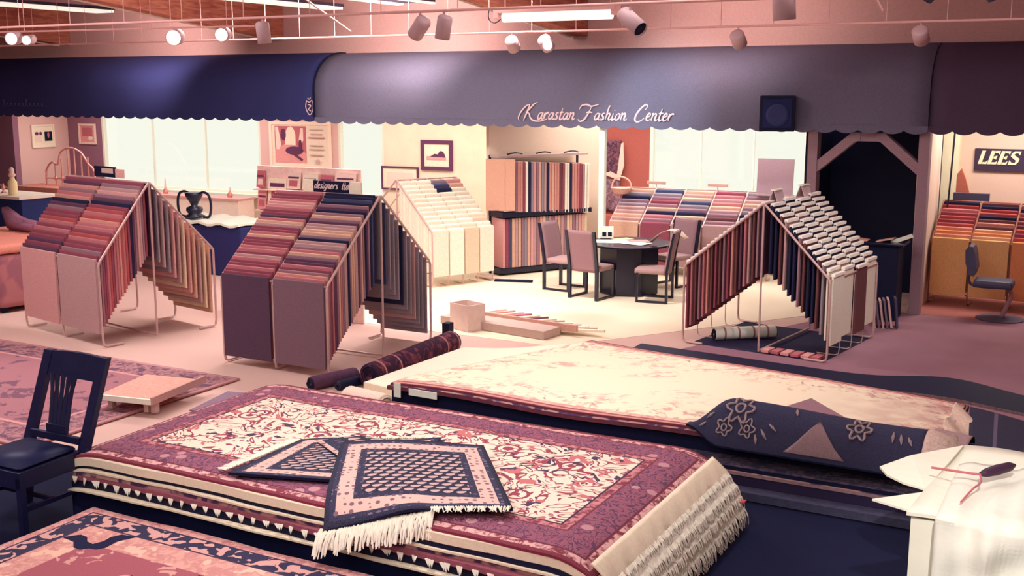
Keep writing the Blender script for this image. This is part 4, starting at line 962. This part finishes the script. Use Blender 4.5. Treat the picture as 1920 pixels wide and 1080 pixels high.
# office sign with bold slanted capital letters
t = thing('wall_sign', 'dark wall sign reading LEES in bold cream capitals', 'sign', (-1.62, 18.16, 1.95))
mesh_obj('sign_board', bx(-.34, .62, 0, .035, -.17, .16), flat('sign_brown', (62, 46, 72), .7, .1, 30), t)
bm = nb()
def ch(polys, ox):
    for P_ in polys: prism(bm, [(ox+a+b*.28, b) for a, b in P_], -.012, 0, 'y')
hh = .2
Lp = [[(0, 0), (.05, 0), (.05, hh), (0, hh)], [(.056, 0), (.12, 0), (.12, .06), (.10, .03), (.056, .03)]]
Ep = [[(0, 0), (.05, 0), (.05, hh), (0, hh)], [(.056, 0), (.125, 0), (.125, .055), (.10, .03), (.056, .03)], [(.056, .09), (.10, .07), (.10, .13), (.056, .112)], [(.056, hh), (.125, hh), (.125, hh-.055), (.10, hh-.03), (.056, hh-.03)]]
Sp = [[(0, .0), (.10, .0), (.13, .04), (.13, .09), (.04, .145), (.05, .17), (.09, .17), (.12, .14), (.12, .2), (.03, .2), (0, .165), (0, .12), (.09, .062), (.085, .03), (.04, .03), (0, .065)]]
for P_, ox in ((Lp, -.29), (Ep, -.16), (Ep, -.02), (Sp, .125)): ch(P_, ox)
bmesh.ops.translate(bm, vec=(0, 0, -.07), verts=bm.verts)
tag(mesh_obj('lettering', bm, flat('sign_cream', (240, 222, 190), .7), t), 'cream slanted capital letters')
tag(mesh_obj('sample_binder', bx(-.24, .24, -.05, .05, 0, .12, Matrix.Translation((-1.86, 17.2, 1.40))), M_candark), 'dark binder lying along the top of the office rack', 'binder')
t = thing('office_chair', 'dark padded swivel chair on a curved metal stem in the office area', 'chair', (-1.25, 15.75, .008), R(0))
mesh_obj('backrest', prism(nb(), smooth2 := [(-.40, .58), (-.34, .56), (-.31, .66), (-.34, .86), (-.37, .95), (-.42, .96), (-.46, .90), (-.45, .74)], -.18, .18, 'y'), M_candark, t)
bm = bx(-.34, .14, -.2, .2, .42, .52, bev=.04); mesh_obj('seat', bm, M_candark, t, True)
mesh_obj('back_arm', tube(nb(), smoothpath([(-.38, 0, .64), (-.42, 0, .50), (-.34, 0, .42), (-.1, 0, .41)]), .02, 8), M_candark, t)
mesh_obj('stem', tube(nb(), smoothpath([(.05, 0, .42), (.12, 0, .34), (.08, 0, .2), (.02, 0, .03)]), .028, 8), flat('stem_metal', (150, 110, 116), .35, .1, 8, spec=.5), t)
mesh_obj('base', lathe(nb(), [(.30, 0), (.30, .012), (.06, .04)], 24), M_candark, t)
# white sliver of door with hanging cloth and cord behind the archway post
t = thing('coat', 'rust coloured cloth hanging beside the pale doorway right of the archway', 'cloth', (-2.02, 17.6, 1.5))
bm = nb(); prism(bm, [(-.10, -.22), (.14, -.20), (.02, .20), (-.04, .34), (-.10, .25)], -.03, .03, 'y'); mesh_obj('fabric', bm, flat('rust_cloth', (176, 96, 84), .9), t)
tag(mesh_obj('black_cable', tube(nb(), smoothpath([(-2.10, 17.0, 3.0), (-2.12, 17.0, 2.2), (-2.14, 17.0, 1.5), (-2.17, 17.0, .9)]), .014, 6), M_blackmetal), 'black cord hanging in front of the pale wall right of the archway', 'cord')
# ------------------------------------------------------------------ behind the round table: hanging rugs, boards, basket
def hang(name, label, x, y, z, w_, h_, m, cat='hanging rug', rz=0, wob=.03):
    gd = []
    bm = nb(); F = []; Bk = []
    for i in range(13):
        a = i/12; xx = -w_/2+w_*a; f_ = []; b_ = []
        for j in range(11):
            zz = -h_*j/10; yy = wob*math.sin(a*7+j*.5)*(.3+j/10); xt = .10*w_*math.sin(j*.7)*a*.5
            f_.append(bm.verts.new((xx-xt, yy, zz))); b_.append(bm.verts.new((xx-xt, yy+.015, zz)))
        F.append(f_); Bk.append(b_)
    for i in range(12):
        for j in range(10): bm.faces.new((F[i][j], F[i][j+1], F[i+1][j+1], F[i+1][j])); bm.faces.new((Bk[i+1][j], Bk[i+1][j+1], Bk[i][j+1], Bk[i][j]))
        bm.faces.new((F[i][0], F[i+1][0], Bk[i+1][0], Bk[i][0])); bm.faces.new((F[i+1][-1], F[i][-1], Bk[i][-1], Bk[i+1][-1]))
    for j in range(10): bm.faces.new((F[0][j+1], F[0][j], Bk[0][j], Bk[0][j+1])); bm.faces.new((F[-1][j], F[-1][j+1], Bk[-1][j+1], Bk[-1][j]))
    bmesh.ops.recalc_face_normals(bm, faces=bm.faces[:])
    o = mesh_obj(name, bm, m, smooth=True); o.location = (x, y, z); o.rotation_euler = (0, 0, R(rz)); return tag(o, label, cat)
g = NG('shag_plum', .98); n = g.noise(g.obj(), 22, 4, .7, 1); M_sh1 = g.out(g.mix(g.ramp(n, .4, .65), lin((62, 40, 66)), lin((150, 96, 108))))
g = NG('shag_grey', .98); n = g.noise(g.obj(), 22, 4, .7, 1); M_sh2 = g.out(g.mix(g.ramp(n, .4, .65), lin((96, 76, 98)), lin((178, 130, 136))))
o = hang('hanging_rug', 'dark plum fluffy rug hanging on the rust wall, upper one', -8.24, 18.94, 2.06, .42, .64, M_sh1, rz=5)
tag(mesh_obj('pale_edge', prism(nb(), [(.15, -.62), (.22, -.05), (.26, -.03), (.28, -.45), (.20, -.72), (-.10, -.62), (-.2, -.64), (.02, -.56)], -.05, -.03, 'y'), flat('edge_pale', (232, 196, 184), .95), o), 'pale folded edge')
hang('hanging_rug', 'grey-mauve fluffy rug hanging on the rust wall, lower one', -8.24, 18.94, 1.36, .42, .60, M_sh2, rz=-4)
tag(mesh_obj('low_cabinet', bx(-8.75, -8.0, 18.55, 18.9, .001, .72), M_rust), 'low dark red cabinet under the hanging fluffy rugs', 'cabinet')
bm = tube(nb(), smoothpath([(-.18, 0, 0), (-.14, 0, .12), (0, 0, .18), (.14, 0, .12), (.18, 0, 0)], 5), .014, 8)
t = thing('wicker_basket', 'small wicker basket with arched handle at the left end of the rack behind the table', 'basket', (-7.42, 17.55, 1.34))
mesh_obj('handle', bm, flat('wicker', (232, 178, 160), .8, .2, 50), t)
mesh_obj('basket_body', lathe(nb(), [(.12, -.10), (.19, .0), (.18, .0), (.11, -.08)], 20), flat('wicker', (226, 150, 130)), t)
for (px, lab) in ((-6.92, 'left'), (-5.84, 'right')):
    t = thing('shelf_talker', 'short rosy bar on a thin stem above the rack behind the table, %s one' % lab, 'sign holder', (px, 17.88, 1.325))
    mesh_obj('bar', bx(-.17, .17, -.02, .02, .07, .12, bev=.01), flat('bar_rose', (206, 160, 150), .8), t)
    mesh_obj('stem', tube(nb(), [(0, 0, -.01), (0, 0, .075)], .008, 6), M_chrome, t)
tag(mesh_obj('display_board', bx(-.29, .29, -.015, .015, 0, .56, Matrix.Translation((-4.85, 17.72, 1.33)) @ Matrix.Rotation(R(-4), 4, 'X')), flat('mauve_board', (176, 142, 152), .9, .1, 80)), 'plain mauve carpet board standing on the low rack beside the archway', 'carpet sample')
mesh_bd = thing('sample_easel', 'narrow easel leg holding the mauve board behind the white header rack', 'easel', (-4.85, 17.78, .01))
mesh_obj('leg', bx(-.02, .02, 0, .04, 0, 1.31), M_chrome, mesh_bd); mesh_obj('ledge', bx(-.3, .3, -.08, .03, 1.29, 1.315), M_chrome, mesh_bd)

# ------------------------------------------------------------------ posters and pictures
def picture(name, label, x0, x1, z0, z1, y, m_fr, m_mat, art, fr=.05, cat='picture', rz=0):
    cx, cz = (x0+x1)/2, (z0+z1)/2; hw, hh = (x1-x0)/2, (z1-z0)/2
    t = thing(name, label, cat, (cx, y, cz), rz)
    f = nb()
    for (a, b, c, d) in ((-hw, hw, hh-fr, hh), (-hw, hw, -hh, -hh+fr), (-hw, -hw+fr, -hh+fr, hh-fr), (hw-fr, hw, -hh+fr, hh-fr)): box(f, a, b, -.03, .0, c, d)
    mesh_obj('frame', f, m_fr, t)
    mesh_obj('mount', bx(-hw+fr, hw-fr, -.012, -.002, -hh+fr, hh-fr), m_mat, t)
    k = 0
    for (nm, pts, mm) in art:
        k += 1; mesh_obj(nm, prism(nb(), pts, -.013-.002*k, -.0125, 'y'), mm, t)
    return t
def circ(cx, cz, rx, rz_, n=16, a0=0, a1=2*math.pi): return [(cx+rx*math.cos(a0+(a1-a0)*k/n), cz+rz_*math.sin(a0+(a1-a0)*k/n)) for k in range(n+(0 if a1-a0 > 6.2 else 1))]
def rc(a, b, c, d): return [(a, c), (b, c), (b, d), (a, d)]
A_rose = flat('art_rose', (196, 108, 120)); A_pale = flat('art_pale', (246, 214, 200)); A_dark = flat('art_dark', (104, 58, 92)); A_pink = flat('art_pink', (232, 158, 156)); A_brown = flat('art_brown', (120, 74, 92)); A_cream = flat('art_cream', (248, 230, 206)); A_grey = flat('art_grey', (206, 176, 168))
px, pz = -15.44, 1.80
art = [('photo', rc(-.68, .17, -.38, .40), A_rose), ('photo_floor', [(-.68, -.38), (.17, -.38), (.17, -.18), (-.1, .0), (-.4, .02), (-.68, -.1)], A_pink), ('arched_window', circ(-.25, .17, .14, .22, 12, 0, math.pi)+[(-.39, 0), (-.11, 0)], A_cream),
       ('drape', [(-.66, .38), (-.58, .38), (-.50, .0), (-.56, -.1), (-.64, -.1)], A_pale), ('drape', [(.10, .36), (.03, .36), (-.02, .1), (.04, .02), (.10, .1)], A_pale), ('table_shape', circ(-.15, -.12, .24, .09), A_dark),
       ('table_leg', [(-.2, -.2), (-.1, -.2), (.08, -.30), (.05, -.34)], A_dark), ('plant', circ(-.44, .22, .07, .12), A_dark), ('plant', circ(.02, .0, .04, .12), A_dark)]
for zz, ww in ((.33, .2), (.24, .18), (.16, .24), (-.0, .2), (-.08, .22), (-.2, .2)): art.append(('text_line', rc(.48-ww, .48+ww-.05, zz-.008, zz+.010), A_grey if zz != .16 else A_rose))
art.append(('emblem', circ(.48, -.34, .05, .05), A_grey))
picture('wall_poster', 'large framed poster of a pink room interior, on the wall between windows', -16.28, -14.62, 1.30, 2.30, 18.99, flat('poster_frame', (250, 226, 206), .7, .03), flat('poster_paper', (246, 224, 204)), art, .07, 'poster')
picture('framed_picture', 'plum framed landscape picture on the cream wall', -12.38, -11.64, 1.38, 1.98, 18.99, A_dark, A_cream,
        [('ground', rc(-.24, .22, -.10, -.02), A_pink), ('hill', [(-.16, -.03), (-.05, .03), (.02, .02), (.08, .09), (.15, .08), (.2, .0), (.2, -.04)], A_dark), ('water', rc(-.2, .1, -.07, -.055), A_grey)], .075)
picture('framed_picture', 'low dark framed print partly hidden behind the beige rack', -13.35, -12.45, .95, 1.43, 18.99, A_dark, A_cream, [('photo', rc(-.32, .32, -.14, .12), A_pale)], .035)
picture('framed_picture', 'white picture of two small dark photos on the pale side wall at the left', -.32, .32, -.27, .27, 0, flat('white_frame', (250, 232, 214), .7, .02), A_cream,
        [('photo', rc(-.24, -.04, -.14, .1), A_pale), ('dark_spot', circ(-.18, .06, .05, .04), A_dark), ('dark_spot', circ(-.07, .06, .04, .04), A_dark), ('photo', rc(.04, .25, -.12, .10), M_navy), ('figure', circ(.14, .02, .03, .07), A_rose)], .04)
o = [k for k in bpy.data.objects if k.get('label', '').startswith('white picture of two')][0]; o.location = (-22.585, 18.25, 1.88); o.rotation_euler = (0, 0, R(90))
picture('framed_picture', 'pink framed print above the brass bed head', -22.2, -21.62, 1.67, 2.16, 18.99, A_pale, A_pink, [('photo', rc(-.17, .17, -.06, .15), A_rose), ('highlight', circ(.1, -.1, .08, .04), A_cream)], .05)
picture('framed_picture', 'dark framed mirror at the far left edge', -24.4, -23.5, 1.0, 2.05, 17.44, A_brown, M_mauve, [], .06)

# ------------------------------------------------------------------ brass bed head, counter, figurines at the left
M_brass = flat('pink_brass', (226, 156, 146), .3, .1, 10, metal=.4, spec=.5)
t = thing('brass_bed_head', 'brass bed head with turned spindles in the left corner', 'bed head', (-20.9, 17.6, .55), R(4))
mesh_obj('arched_rail', tube(nb(), smoothpath([(-.78, 0, 0), (-.78, 0, .55), (-.6, 0, .78), (-.42, 0, .74), (-.30, 0, 1.02), (0, 0, 1.12), (.30, 0, 1.02), (.5, 0, .78), (.66, 0, .6), (.70, 0, 0)], 5), .022, 8), M_brass, t)
mesh_obj('cross_rail', tube(nb(), [(-.78, 0, .42), (.70, 0, .42)], .016, 8), M_brass, t)
for k in range(6):
    x = -.5+k*.2; z1 = [.76, .86, 1.06, 1.10, 1.06, .92][k]
    bm = lathe(nb(), [(.016, 0), (.018, .36), (.042, .42), (.018, .48), (.016, z1-.1), (.018, z1)], 8, (x, 0, 0)); mesh_obj('spindle', bm, M_brass, t)
for x, z in ((-.78, .58), (.70, .6)): mesh_obj('knob', lathe(nb(), [(.01, -.04), (.035, 0), (.01, .05)], 10, (x, 0, z)), M_brass, t)
tag(mesh_obj('low_chest', bx(-22.3, -19.3, 17.1, 17.9, .01, .80, bev=.02), flat('peach_chest', (206, 132, 118), .8, .1, 10)), 'long peach coloured chest under the brass bed head', 'chest')
t = thing('display_counter', 'long counter with white cloth top and dark navy front at the left', 'counter', (-21.0, 15.2, .006), R(-4))
mesh_obj('counter_body', bx(-2.8, 2.0, -.3, .5, 0, .82), flat('counter_navy', (40, 52, 110), .7, .08, 10), t)
mesh_obj('cloth_top', bx(-2.85, 2.05, -.38, .55, .822, .88, bev=.015), flat('counter_white', (246, 230, 216), .8, .05, 12), t)
rnd = random.Random(3)
kinds = [('brass_lamp', 'small brass lamp'), ('glass_candlestick', 'pale candlestick'), ('brass_candlestick', 'brass candlestick')]
for k, (px, hgt, r_, lab) in enumerate(((-22.6, .30, .08, 'tall pale ornament at the far left of the white counter'), (-22.0, .36, .10, 'bell shaped brass ornament on the white counter near the left edge'), (-21.1, .34, .06, 'brass candlestick on the white counter right of the bell ornament'), (-20.6, .22, .07, 'low brass ornament in the middle of the white counter'), (-20.1, .20, .06, 'small brass ornament left of the white bottle figurine'), (-21.6, .16, .05, 'dark little cup on the white counter'))):
    bm = lathe(nb(), [(r_*.8, 0), (r_*.9, hgt*.06), (r_*.25, hgt*.2), (r_*.6, hgt*.42), (r_*.7, hgt*.55), (r_*.2, hgt*.75), (r_*.3, hgt*.88), (r_*.05, hgt)], 14)
    o = mesh_obj('ornament', bm, M_navy if k == 5 else M_brass, smooth=True); o.location = (px, 15.15-(px+21)*.07+(-.05 if k % 2 else .1), .887); tag(o, lab, 'ornament')
t = thing('bottle_figurine', 'tall cream bottle with a pale stopper standing at the right of the white counter', 'bottle', (-19.50, 14.95, .887))
mesh_obj('bottle_body', lathe(nb(), [(.08, 0), (.09, .04), (.09, .26), (.05, .32), (.045, .36)], 18), flat('bottle_cream', (246, 226, 176), .4, .04, 10), t, True)
mesh_obj('stopper', lathe(nb(), [(.05, .361), (.075, .40), (.04, .46), (.055, .50), (.02, .56)], 14), flat('stopper_pale', (244, 206, 196), .5), t, True)
tag(mesh_obj('brass_rail', tube(nb(), smoothpath([(-23.6, 15.6, 1.16), (-22.4, 15.5, 1.18), (-21.2, 15.4, 1.16), (-20.2, 15.3, 1.0), (-19.8, 15.25, .91)]), .016, 6), M_brass), 'thin brass rail rising behind the ornaments on the white counter', 'rail')
# couch and cushion
M_couch = mottled('couch_velvet', (150, 92, 104), (172, 106, 110), 3)
t = thing('couch', 'rusty pink couch side at the left edge beside the brick sample rack', 'couch', (-13.35, 10.35, .01), R(-11))
bm = bx(-1.6, .42, -.62, .62, .06, .80, bev=.10); mesh_obj('arm_block', bm, M_couch, t, True)
bm = bx(-1.6, .44, -.66, .66, .801, .93, bev=.05); mesh_obj('rounded_top', bm, flat('couch_top', (222, 140, 124), .95, .14, 60), t, True)
for (x, y) in ((-1.4, -.5), (-1.4, .5), (.3, -.5), (.3, .5)): mesh_obj('foot', bx(x-.04, x+.04, y-.04, y+.04, 0, .06), M_navy, t)
bm = nb(); prism(bm, [(-.42, .34), (-.28, 0), (.36, 0), (.42, .16), (.14, .17), (-.05, .20)], -.08, .08, 'y'); bmesh.ops.bevel(bm, geom=bm.edges[:], offset=.03, segments=2, affect='EDGES')
o = mesh_obj('cushion', bm, flat('cushion_mauve', (150, 98, 122), .9, .2, 40), smooth=True); o.location = (-14.02, 10.85, .95); o.rotation_euler = (0, 0, R(-6)); tag(o, 'mauve cushion with pointed corner standing on the couch', 'cushion')
# things on and behind the brick rack
t = thing('display_sign', 'long dark and pale display card standing on the ridge of the far left brick rack', 'sign', (-11.15, 9.95, 1.90), R(-11))
mesh_obj('dark_panel', bx(-.32, .16, -.01, .01, 0, .13), M_navy, t); mesh_obj('pale_panel', bx(.162, .34, -.01, .01, 0, .11), flat('card_pink', (226, 168, 160)), t); mesh_obj('picture_strip', bx(-.14, .12, -.016, -.0105, .05, .11), A_grey, t)
t = thing('dark_table', 'dark cloth covered table between the two left racks', 'table', (-13.2, 14.0, .006), R(-2))
mesh_obj('cloth', bx(-1.0, 1.0, -.5, .5, 0, .80, bev=.03), flat('cloth_navy', (46, 46, 98), .95, .12, 20), t)
gd = [[(-.98+1.96*i/20, -.52+1.04*j/6, .845+.02*math.sin(i*1.3+j)) for j in range(7)] for i in range(21)]
mesh_obj('white_runner', slab(gd, .035), [M_white, M_white], t)
t = thing('iron_urn', 'black iron urn with two looping handles on the dark table between the left racks', 'urn', (-13.55, 13.85, .87))
mesh_obj('urn_body', lathe(nb(), [(.16, 0), (.17, .03), (.10, .06), (.14, .12), (.13, .17), (.05, .20), (.08, .26), (.14, .36), (.15, .42), (.12, .42)], 18), M_blackmetal, t, True)
for s in (-1, 1): mesh_obj('loop_handle', tube(nb(), smoothpath([(s*.11, 0, .40), (s*.22, 0, .43), (s*.33, 0, .38), (s*.37, 0, .22), (s*.33, 0, .04), (s*.2, 0, .01)], 5), .022, 8), M_blackmetal, t)
# heater and white ledge under the first window
t = thing('window_radiator', 'long white radiator cabinet under the large left window', 'radiator', (-18.0, 18.4, .006))
mesh_obj('cabinet', bx(-1.5, 1.5, -.25, .25, 0, .62), flat('radiator_white', (240, 222, 206), .7, .04, 10), t); mesh_obj('top_grille', bx(-1.52, 1.52, -.27, .27, .622, .66), flat('radiator_rose', (214, 160, 156), .7), t)
for k, (x, h, lab) in enumerate(((-18.85, .34, 'small branching twig vase on the radiator, left'), (-16.95, .22, 'small pointed ornament on the radiator, right'))):
    bm = lathe(nb(), [(.05, 0), (.07, .05), (.02, .12), (.012, h)], 10); o = mesh_obj('vase', bm, M_brass, smooth=True); o.location = (x, 18.4, .67); tag(o, lab, 'vase')

# ------------------------------------------------------------------ magazine stand behind the rose rack
t = thing('brochure_stand', 'tall brochure stand of magazine covers behind the nearest rose rack', 'display stand', (-9.05, 11.45, .006), R(0))
mesh_obj('back_panel', bx(-1.05, .62, .06, .09, 0, 1.98), flat('stand_pink', (240, 204, 194), .9, .12, 12), t)
for z in (1.40, 1.68): mesh_obj('ledge', bx(-1.05, .62, -.04, .06, z-.015, z), flat('ledge_pale', (240, 200, 186)), t)
cov = [(-1.03, -.88, 1.41, 1.66, A_pink), (-.86, -.56, 1.41, 1.90, A_cream), (-.55, -.30, 1.41, 1.64, A_rose), (-.52, -.30, 1.70, 1.92, A_pale), (-.26, -.02, 1.70, 1.90, A_cream), (.02, .22, 1.70, 1.90, A_rose), (.26, .58, 1.72, 1.93, A_pale), (-.28, .0, 1.42, 1.60, A_pale), (-1.03, -.90, 1.70, 1.92, A_rose)]
for k, (a, b, c, d, mm) in enumerate(cov):
    tb = thing('brochure', ['small pink brochure low at the left of the brochure stand', 'tall cream brochure with dark lettering band on the brochure stand', 'rose brochure low beside the tall cream one', 'pale brochure high beside the tall cream one', 'cream brochure high in the middle of the stand', 'rose brochure high right of the middle', 'wide pale brochure at the upper right of the stand', 'pale brochure low in the middle of the stand', 'narrow rose brochure high at the left end'][k], 'brochure', (-9.05+(a+b)/2, 11.46, c+.006), 0, 'brochures on the brochure stand')
    hw = (b-a)/2; mesh_obj('cover', bx(-hw, hw, -.008, .008, 0, d-c, Matrix.Rotation(R(-8), 4, 'X')), mm, tb)
    mesh_obj('title_band', bx(-hw*.8, hw*.8, -.014, -.009, (d-c)*.62, (d-c)*.72, Matrix.Rotation(R(-8), 4, 'X')), A_dark, tb)
    mesh_obj('cover_picture', bx(-hw*.6, hw*.6, -.014, -.009, (d-c)*.15, (d-c)*.5, Matrix.Rotation(R(-8), 4, 'X')), A_rose if mm != A_rose else A_pale, tb)
t = thing('display_sign', 'black sign with pink script reading designers ltd on the ridge of the nearest rack', 'sign', (-7.80, 10.10, 1.84), R(0))
mesh_obj('sign_panel', bx(-.24, .26, -.012, .012, .0, .13), M_navy, t); mesh_obj('pale_end', bx(-.38, -.241, -.012, .012, -.0, .14), A_cream, t); mesh_obj('pale_end', bx(.261, .42, -.012, .012, -.0, .13), A_cream, t)
script('designers ltd', 'lettering', M_letter, t, -.225, -.015, .045, .088, .25, .0055)

# ------------------------------------------------------------------ loose things on the floor
t = thing('sample_fan', 'open folding frame of narrow carpet strips fanned on the cream floor', 'sample fan', (-6.5, 12.35, .01), R(-8))
mesh_obj('tray', bx(-1.0, .62, -.50, -.14, 0, .10), flat('tray_mauve', (196, 168, 158), .9, .12, 60), t)
mesh_obj('edge_rail', bx(-1.0, .85, -.14, -.10, .06, .14), flat('rail_rose', (206, 156, 140), .8), t)
sc = [A_pale, A_pink, A_pale, A_rose, M_rugcream, A_brown, A_cream, A_grey, A_cream, A_grey, A_cream, A_grey, A_cream]
for k in range(13):
    a = R(58-k*3.6); M = Matrix.Translation((-.96+k*.125, -.10, .03)) @ Matrix.Rotation(a, 4, 'Z') @ Matrix.Rotation(R(-3), 4, 'Y')
    o = mesh_obj('carpet_strip', bx(0, .62, -.028, .028, .0, .03, M), sc[k], t)
t = thing('open_carton', 'small pale carton standing right behind the nearest rose rack', 'box', (-7.1, 11.9, .008), R(-20))
f = nb(); 
for (a, b, c, d) in ((-.18, .18, -.14, -.13), (-.18, .18, .13, .14), (-.18, -.17, -.13, .13), (.17, .18, -.13, .13)): box(f, a, b, c, d, .01, .33)
box(f, -.18, .18, -.14, .14, 0, .01); mesh_obj('carton_walls', f, flat('carton_pale', (232, 206, 196), .85, .06, 12), t)
tag(mesh_obj('black_case', bx(-.05, .05, -.06, .06, 0, .2, Matrix.Translation((-7.02, 11.30, .006)), bev=.02), M_navy), 'small black case on the floor beside the pale carton', 'case')
t = thing('sample_board', 'open sample board propped on small feet on the faded red rug', 'sample board', (-7.95, 7.35, .03), R(10))
mesh_obj('board_top', bx(-.36, .24, -.22, .52, .115, .14, Matrix.Rotation(R(2), 4, 'X')), flat('board_pink', (226, 160, 146), .9, .14, 30), t)
mesh_obj('white_edge', bx(-.37, .25, -.245, -.221, .10, .15), M_white, t)
mesh_obj('side_leaf', bx(.245, .27, -.24, .62, .10, .17), flat('leaf_mauve', (196, 150, 146), .9), t)
for x in (-.3, .1, .18): mesh_obj('foot', bx(x, x+.05, -.15, -.09, -.004, .10), A_grey, t)
tag(mesh_obj('sample_mat', bx(-.18, .42, -.28, .40, .0, .012, Matrix.Translation((-7.35, 7.75, .028)) @ Matrix.Rotation(R(12), 4, 'Z')), flat('mat_grey', (140, 112, 132), .95, .15, 60)), 'grey-mauve carpet square on the floor right of the propped board', 'carpet sample')
for (x, y, a, lab) in ((-8.35, 14.9, 20, 'thin dark carpet offcut lying in front of the shelf, right'), (-8.75, 14.95, -4, 'thin pale carpet offcut lying in front of the shelf, left')):
    tag(mesh_obj('carpet_offcut', bx(-.3, .3, -.05, .05, 0, .03, Matrix.Translation((x+.1, y+.35, .006)) @ Matrix.Rotation(R(a), 4, 'Z')), M_navy if 'dark' in lab else A_pale), lab, 'carpet sample')
# ------------------------------------------------------------------ white draped box, near right
t = thing('white_crate', 'bright white open carton with flaps spread at the near right corner', 'box', (-.28, 6.32, .008), R(-4))
M_bw = flat('bright_white_card', (244, 240, 220), .8, .03, 6)
f = nb(); prism(f, [(-.53, -.36), (.75, -.36), (.75, .98), (-.50, .98)], .0, .74, 'z'); mesh_obj('carton_body', f, M_bw, t)
mesh_obj('lid_sheet', slab([[(-.55+.03*j/10+(1.31-.03*j/10)*i/12, -.38+1.38*j/10, .77+.012*math.sin(i*.8+j*.6)) for j in range(11)] for i in range(13)], .02), [M_bw, M_bw], t)
def flap(pts, z0, lab):
    bm = nb(); A = [bm.verts.new((a, b, z0+c)) for a, b, c in pts]; B = [bm.verts.new((a, b, z0+c-.012)) for a, b, c in pts]; n = len(pts)
    bm.faces.new(A); bm.faces.new(B[::-1])
    for i in range(n): bm.faces.new((A[i], B[i], B[(i+1) % n], A[(i+1) % n]))
    bmesh.ops.recalc_face_normals(bm, faces=bm.faces[:]); mesh_obj(lab, bm, M_bw, t)
flap([(-.52, .96, 0), (-.74, .52, .02), (-.86, .27, .0), (-.79, .15, .0), (-.67, .06, 0), (-.54, .02, 0)], .775, 'flap')
flap([(-.54, .0, 0), (-.76, -.27, .0), (-.56, -.33, 0), (-.54, -.32, 0)], .765, 'flap')
# crumpled tissue running over the top and down the near side, and the dark handled brush lying on it
gd = []
for i in range(31):
    row = []; a = i/30
    for j in range(37):
        b = j/36; env = math.sin(math.pi*a)**.6; fold = .016*math.sin(a*15+b*3)+.010*math.sin(a*29-b*5)+.008*math.sin(b*19+a*6)
        half = .40-.10*b; x = -.02+(a-.5)*2*half-.10*b
        if b < .5: t_ = b/.5; y = .52-.94*t_; z = .800+env*(.030+fold)*(1-.0*t_); y -= env*.012
        else: t_ = (b-.5)/.5; y = -.42-env*(.045+fold*1.5)-.03*t_; z = .795-.44*t_
        row.append((x, y, z))
    gd.append(row)
o = mesh_obj('tissue_paper', slab(gd, .004), [M_white, M_white]); o.location = (-.28, 6.32, .008); tag(o, 'crumpled white tissue paper draped over the top and near side of the white carton', 'paper')
t = thing('handled_brush', 'dark handled brush with thin reddish cords lying on the white tissue paper', 'brush', (-.55, 6.47, .885), R(52))
bm = lathe(nb(), [(.012, 0), (.024, .04), (.030, .12), (.026, .22), (.008, .26)], 14); bmesh.ops.rotate(bm, cent=(0, 0, 0), matrix=Matrix.Rotation(R(86), 3, 'Y'), verts=bm.verts); mesh_obj('handle', bm, flat('handle_dark', (70, 44, 66), .5), t, True)
mesh_obj('cord', tube(nb(), smoothpath([(0, 0, 0), (-.05, .05, .0), (-.08, .14, -.01), (-.12, .24, -.02)]), .007, 6), flat('cord_red', (196, 110, 116), .7), t)
mesh_obj('cord', tube(nb(), smoothpath([(0, 0, 0), (-.08, -.08, -.01), (-.20, -.14, -.01), (-.36, -.22, -.03)]), .006, 6), flat('cord_red', (196, 110, 116)), t)

roll('rug_roll', 'white rolled carpet with dark bands lying under the white header rack', (-4.15, 12.75, .085), (-3.55, 13.25, .085), .075, M_white, M_navy, (.15, .38, .62, .85))
tag(mesh_obj('painted_rack_shade', bx(-.84, .80, -.02, 1.50, .0, .006, rot_m(-3.52, 12.38, -7.8)), flat('shade_plum', (40, 32, 66), .95, .2, 30)), 'dark plum sheet painting the shade on the floor under the white header rack', 'mat')  # thin dark sheet standing in for the shade under the rack
t = thing('slatted_tray', 'low tray of tan slats lying at the front under the white header rack', 'tray', (-3.1, 12.42, .016), R(-8))
for k in range(6): mesh_obj('slat', bx(-.36+k*.12, -.27+k*.12, -.10, .10, 0, .03), A_rose if k % 2 else A_pink, t)
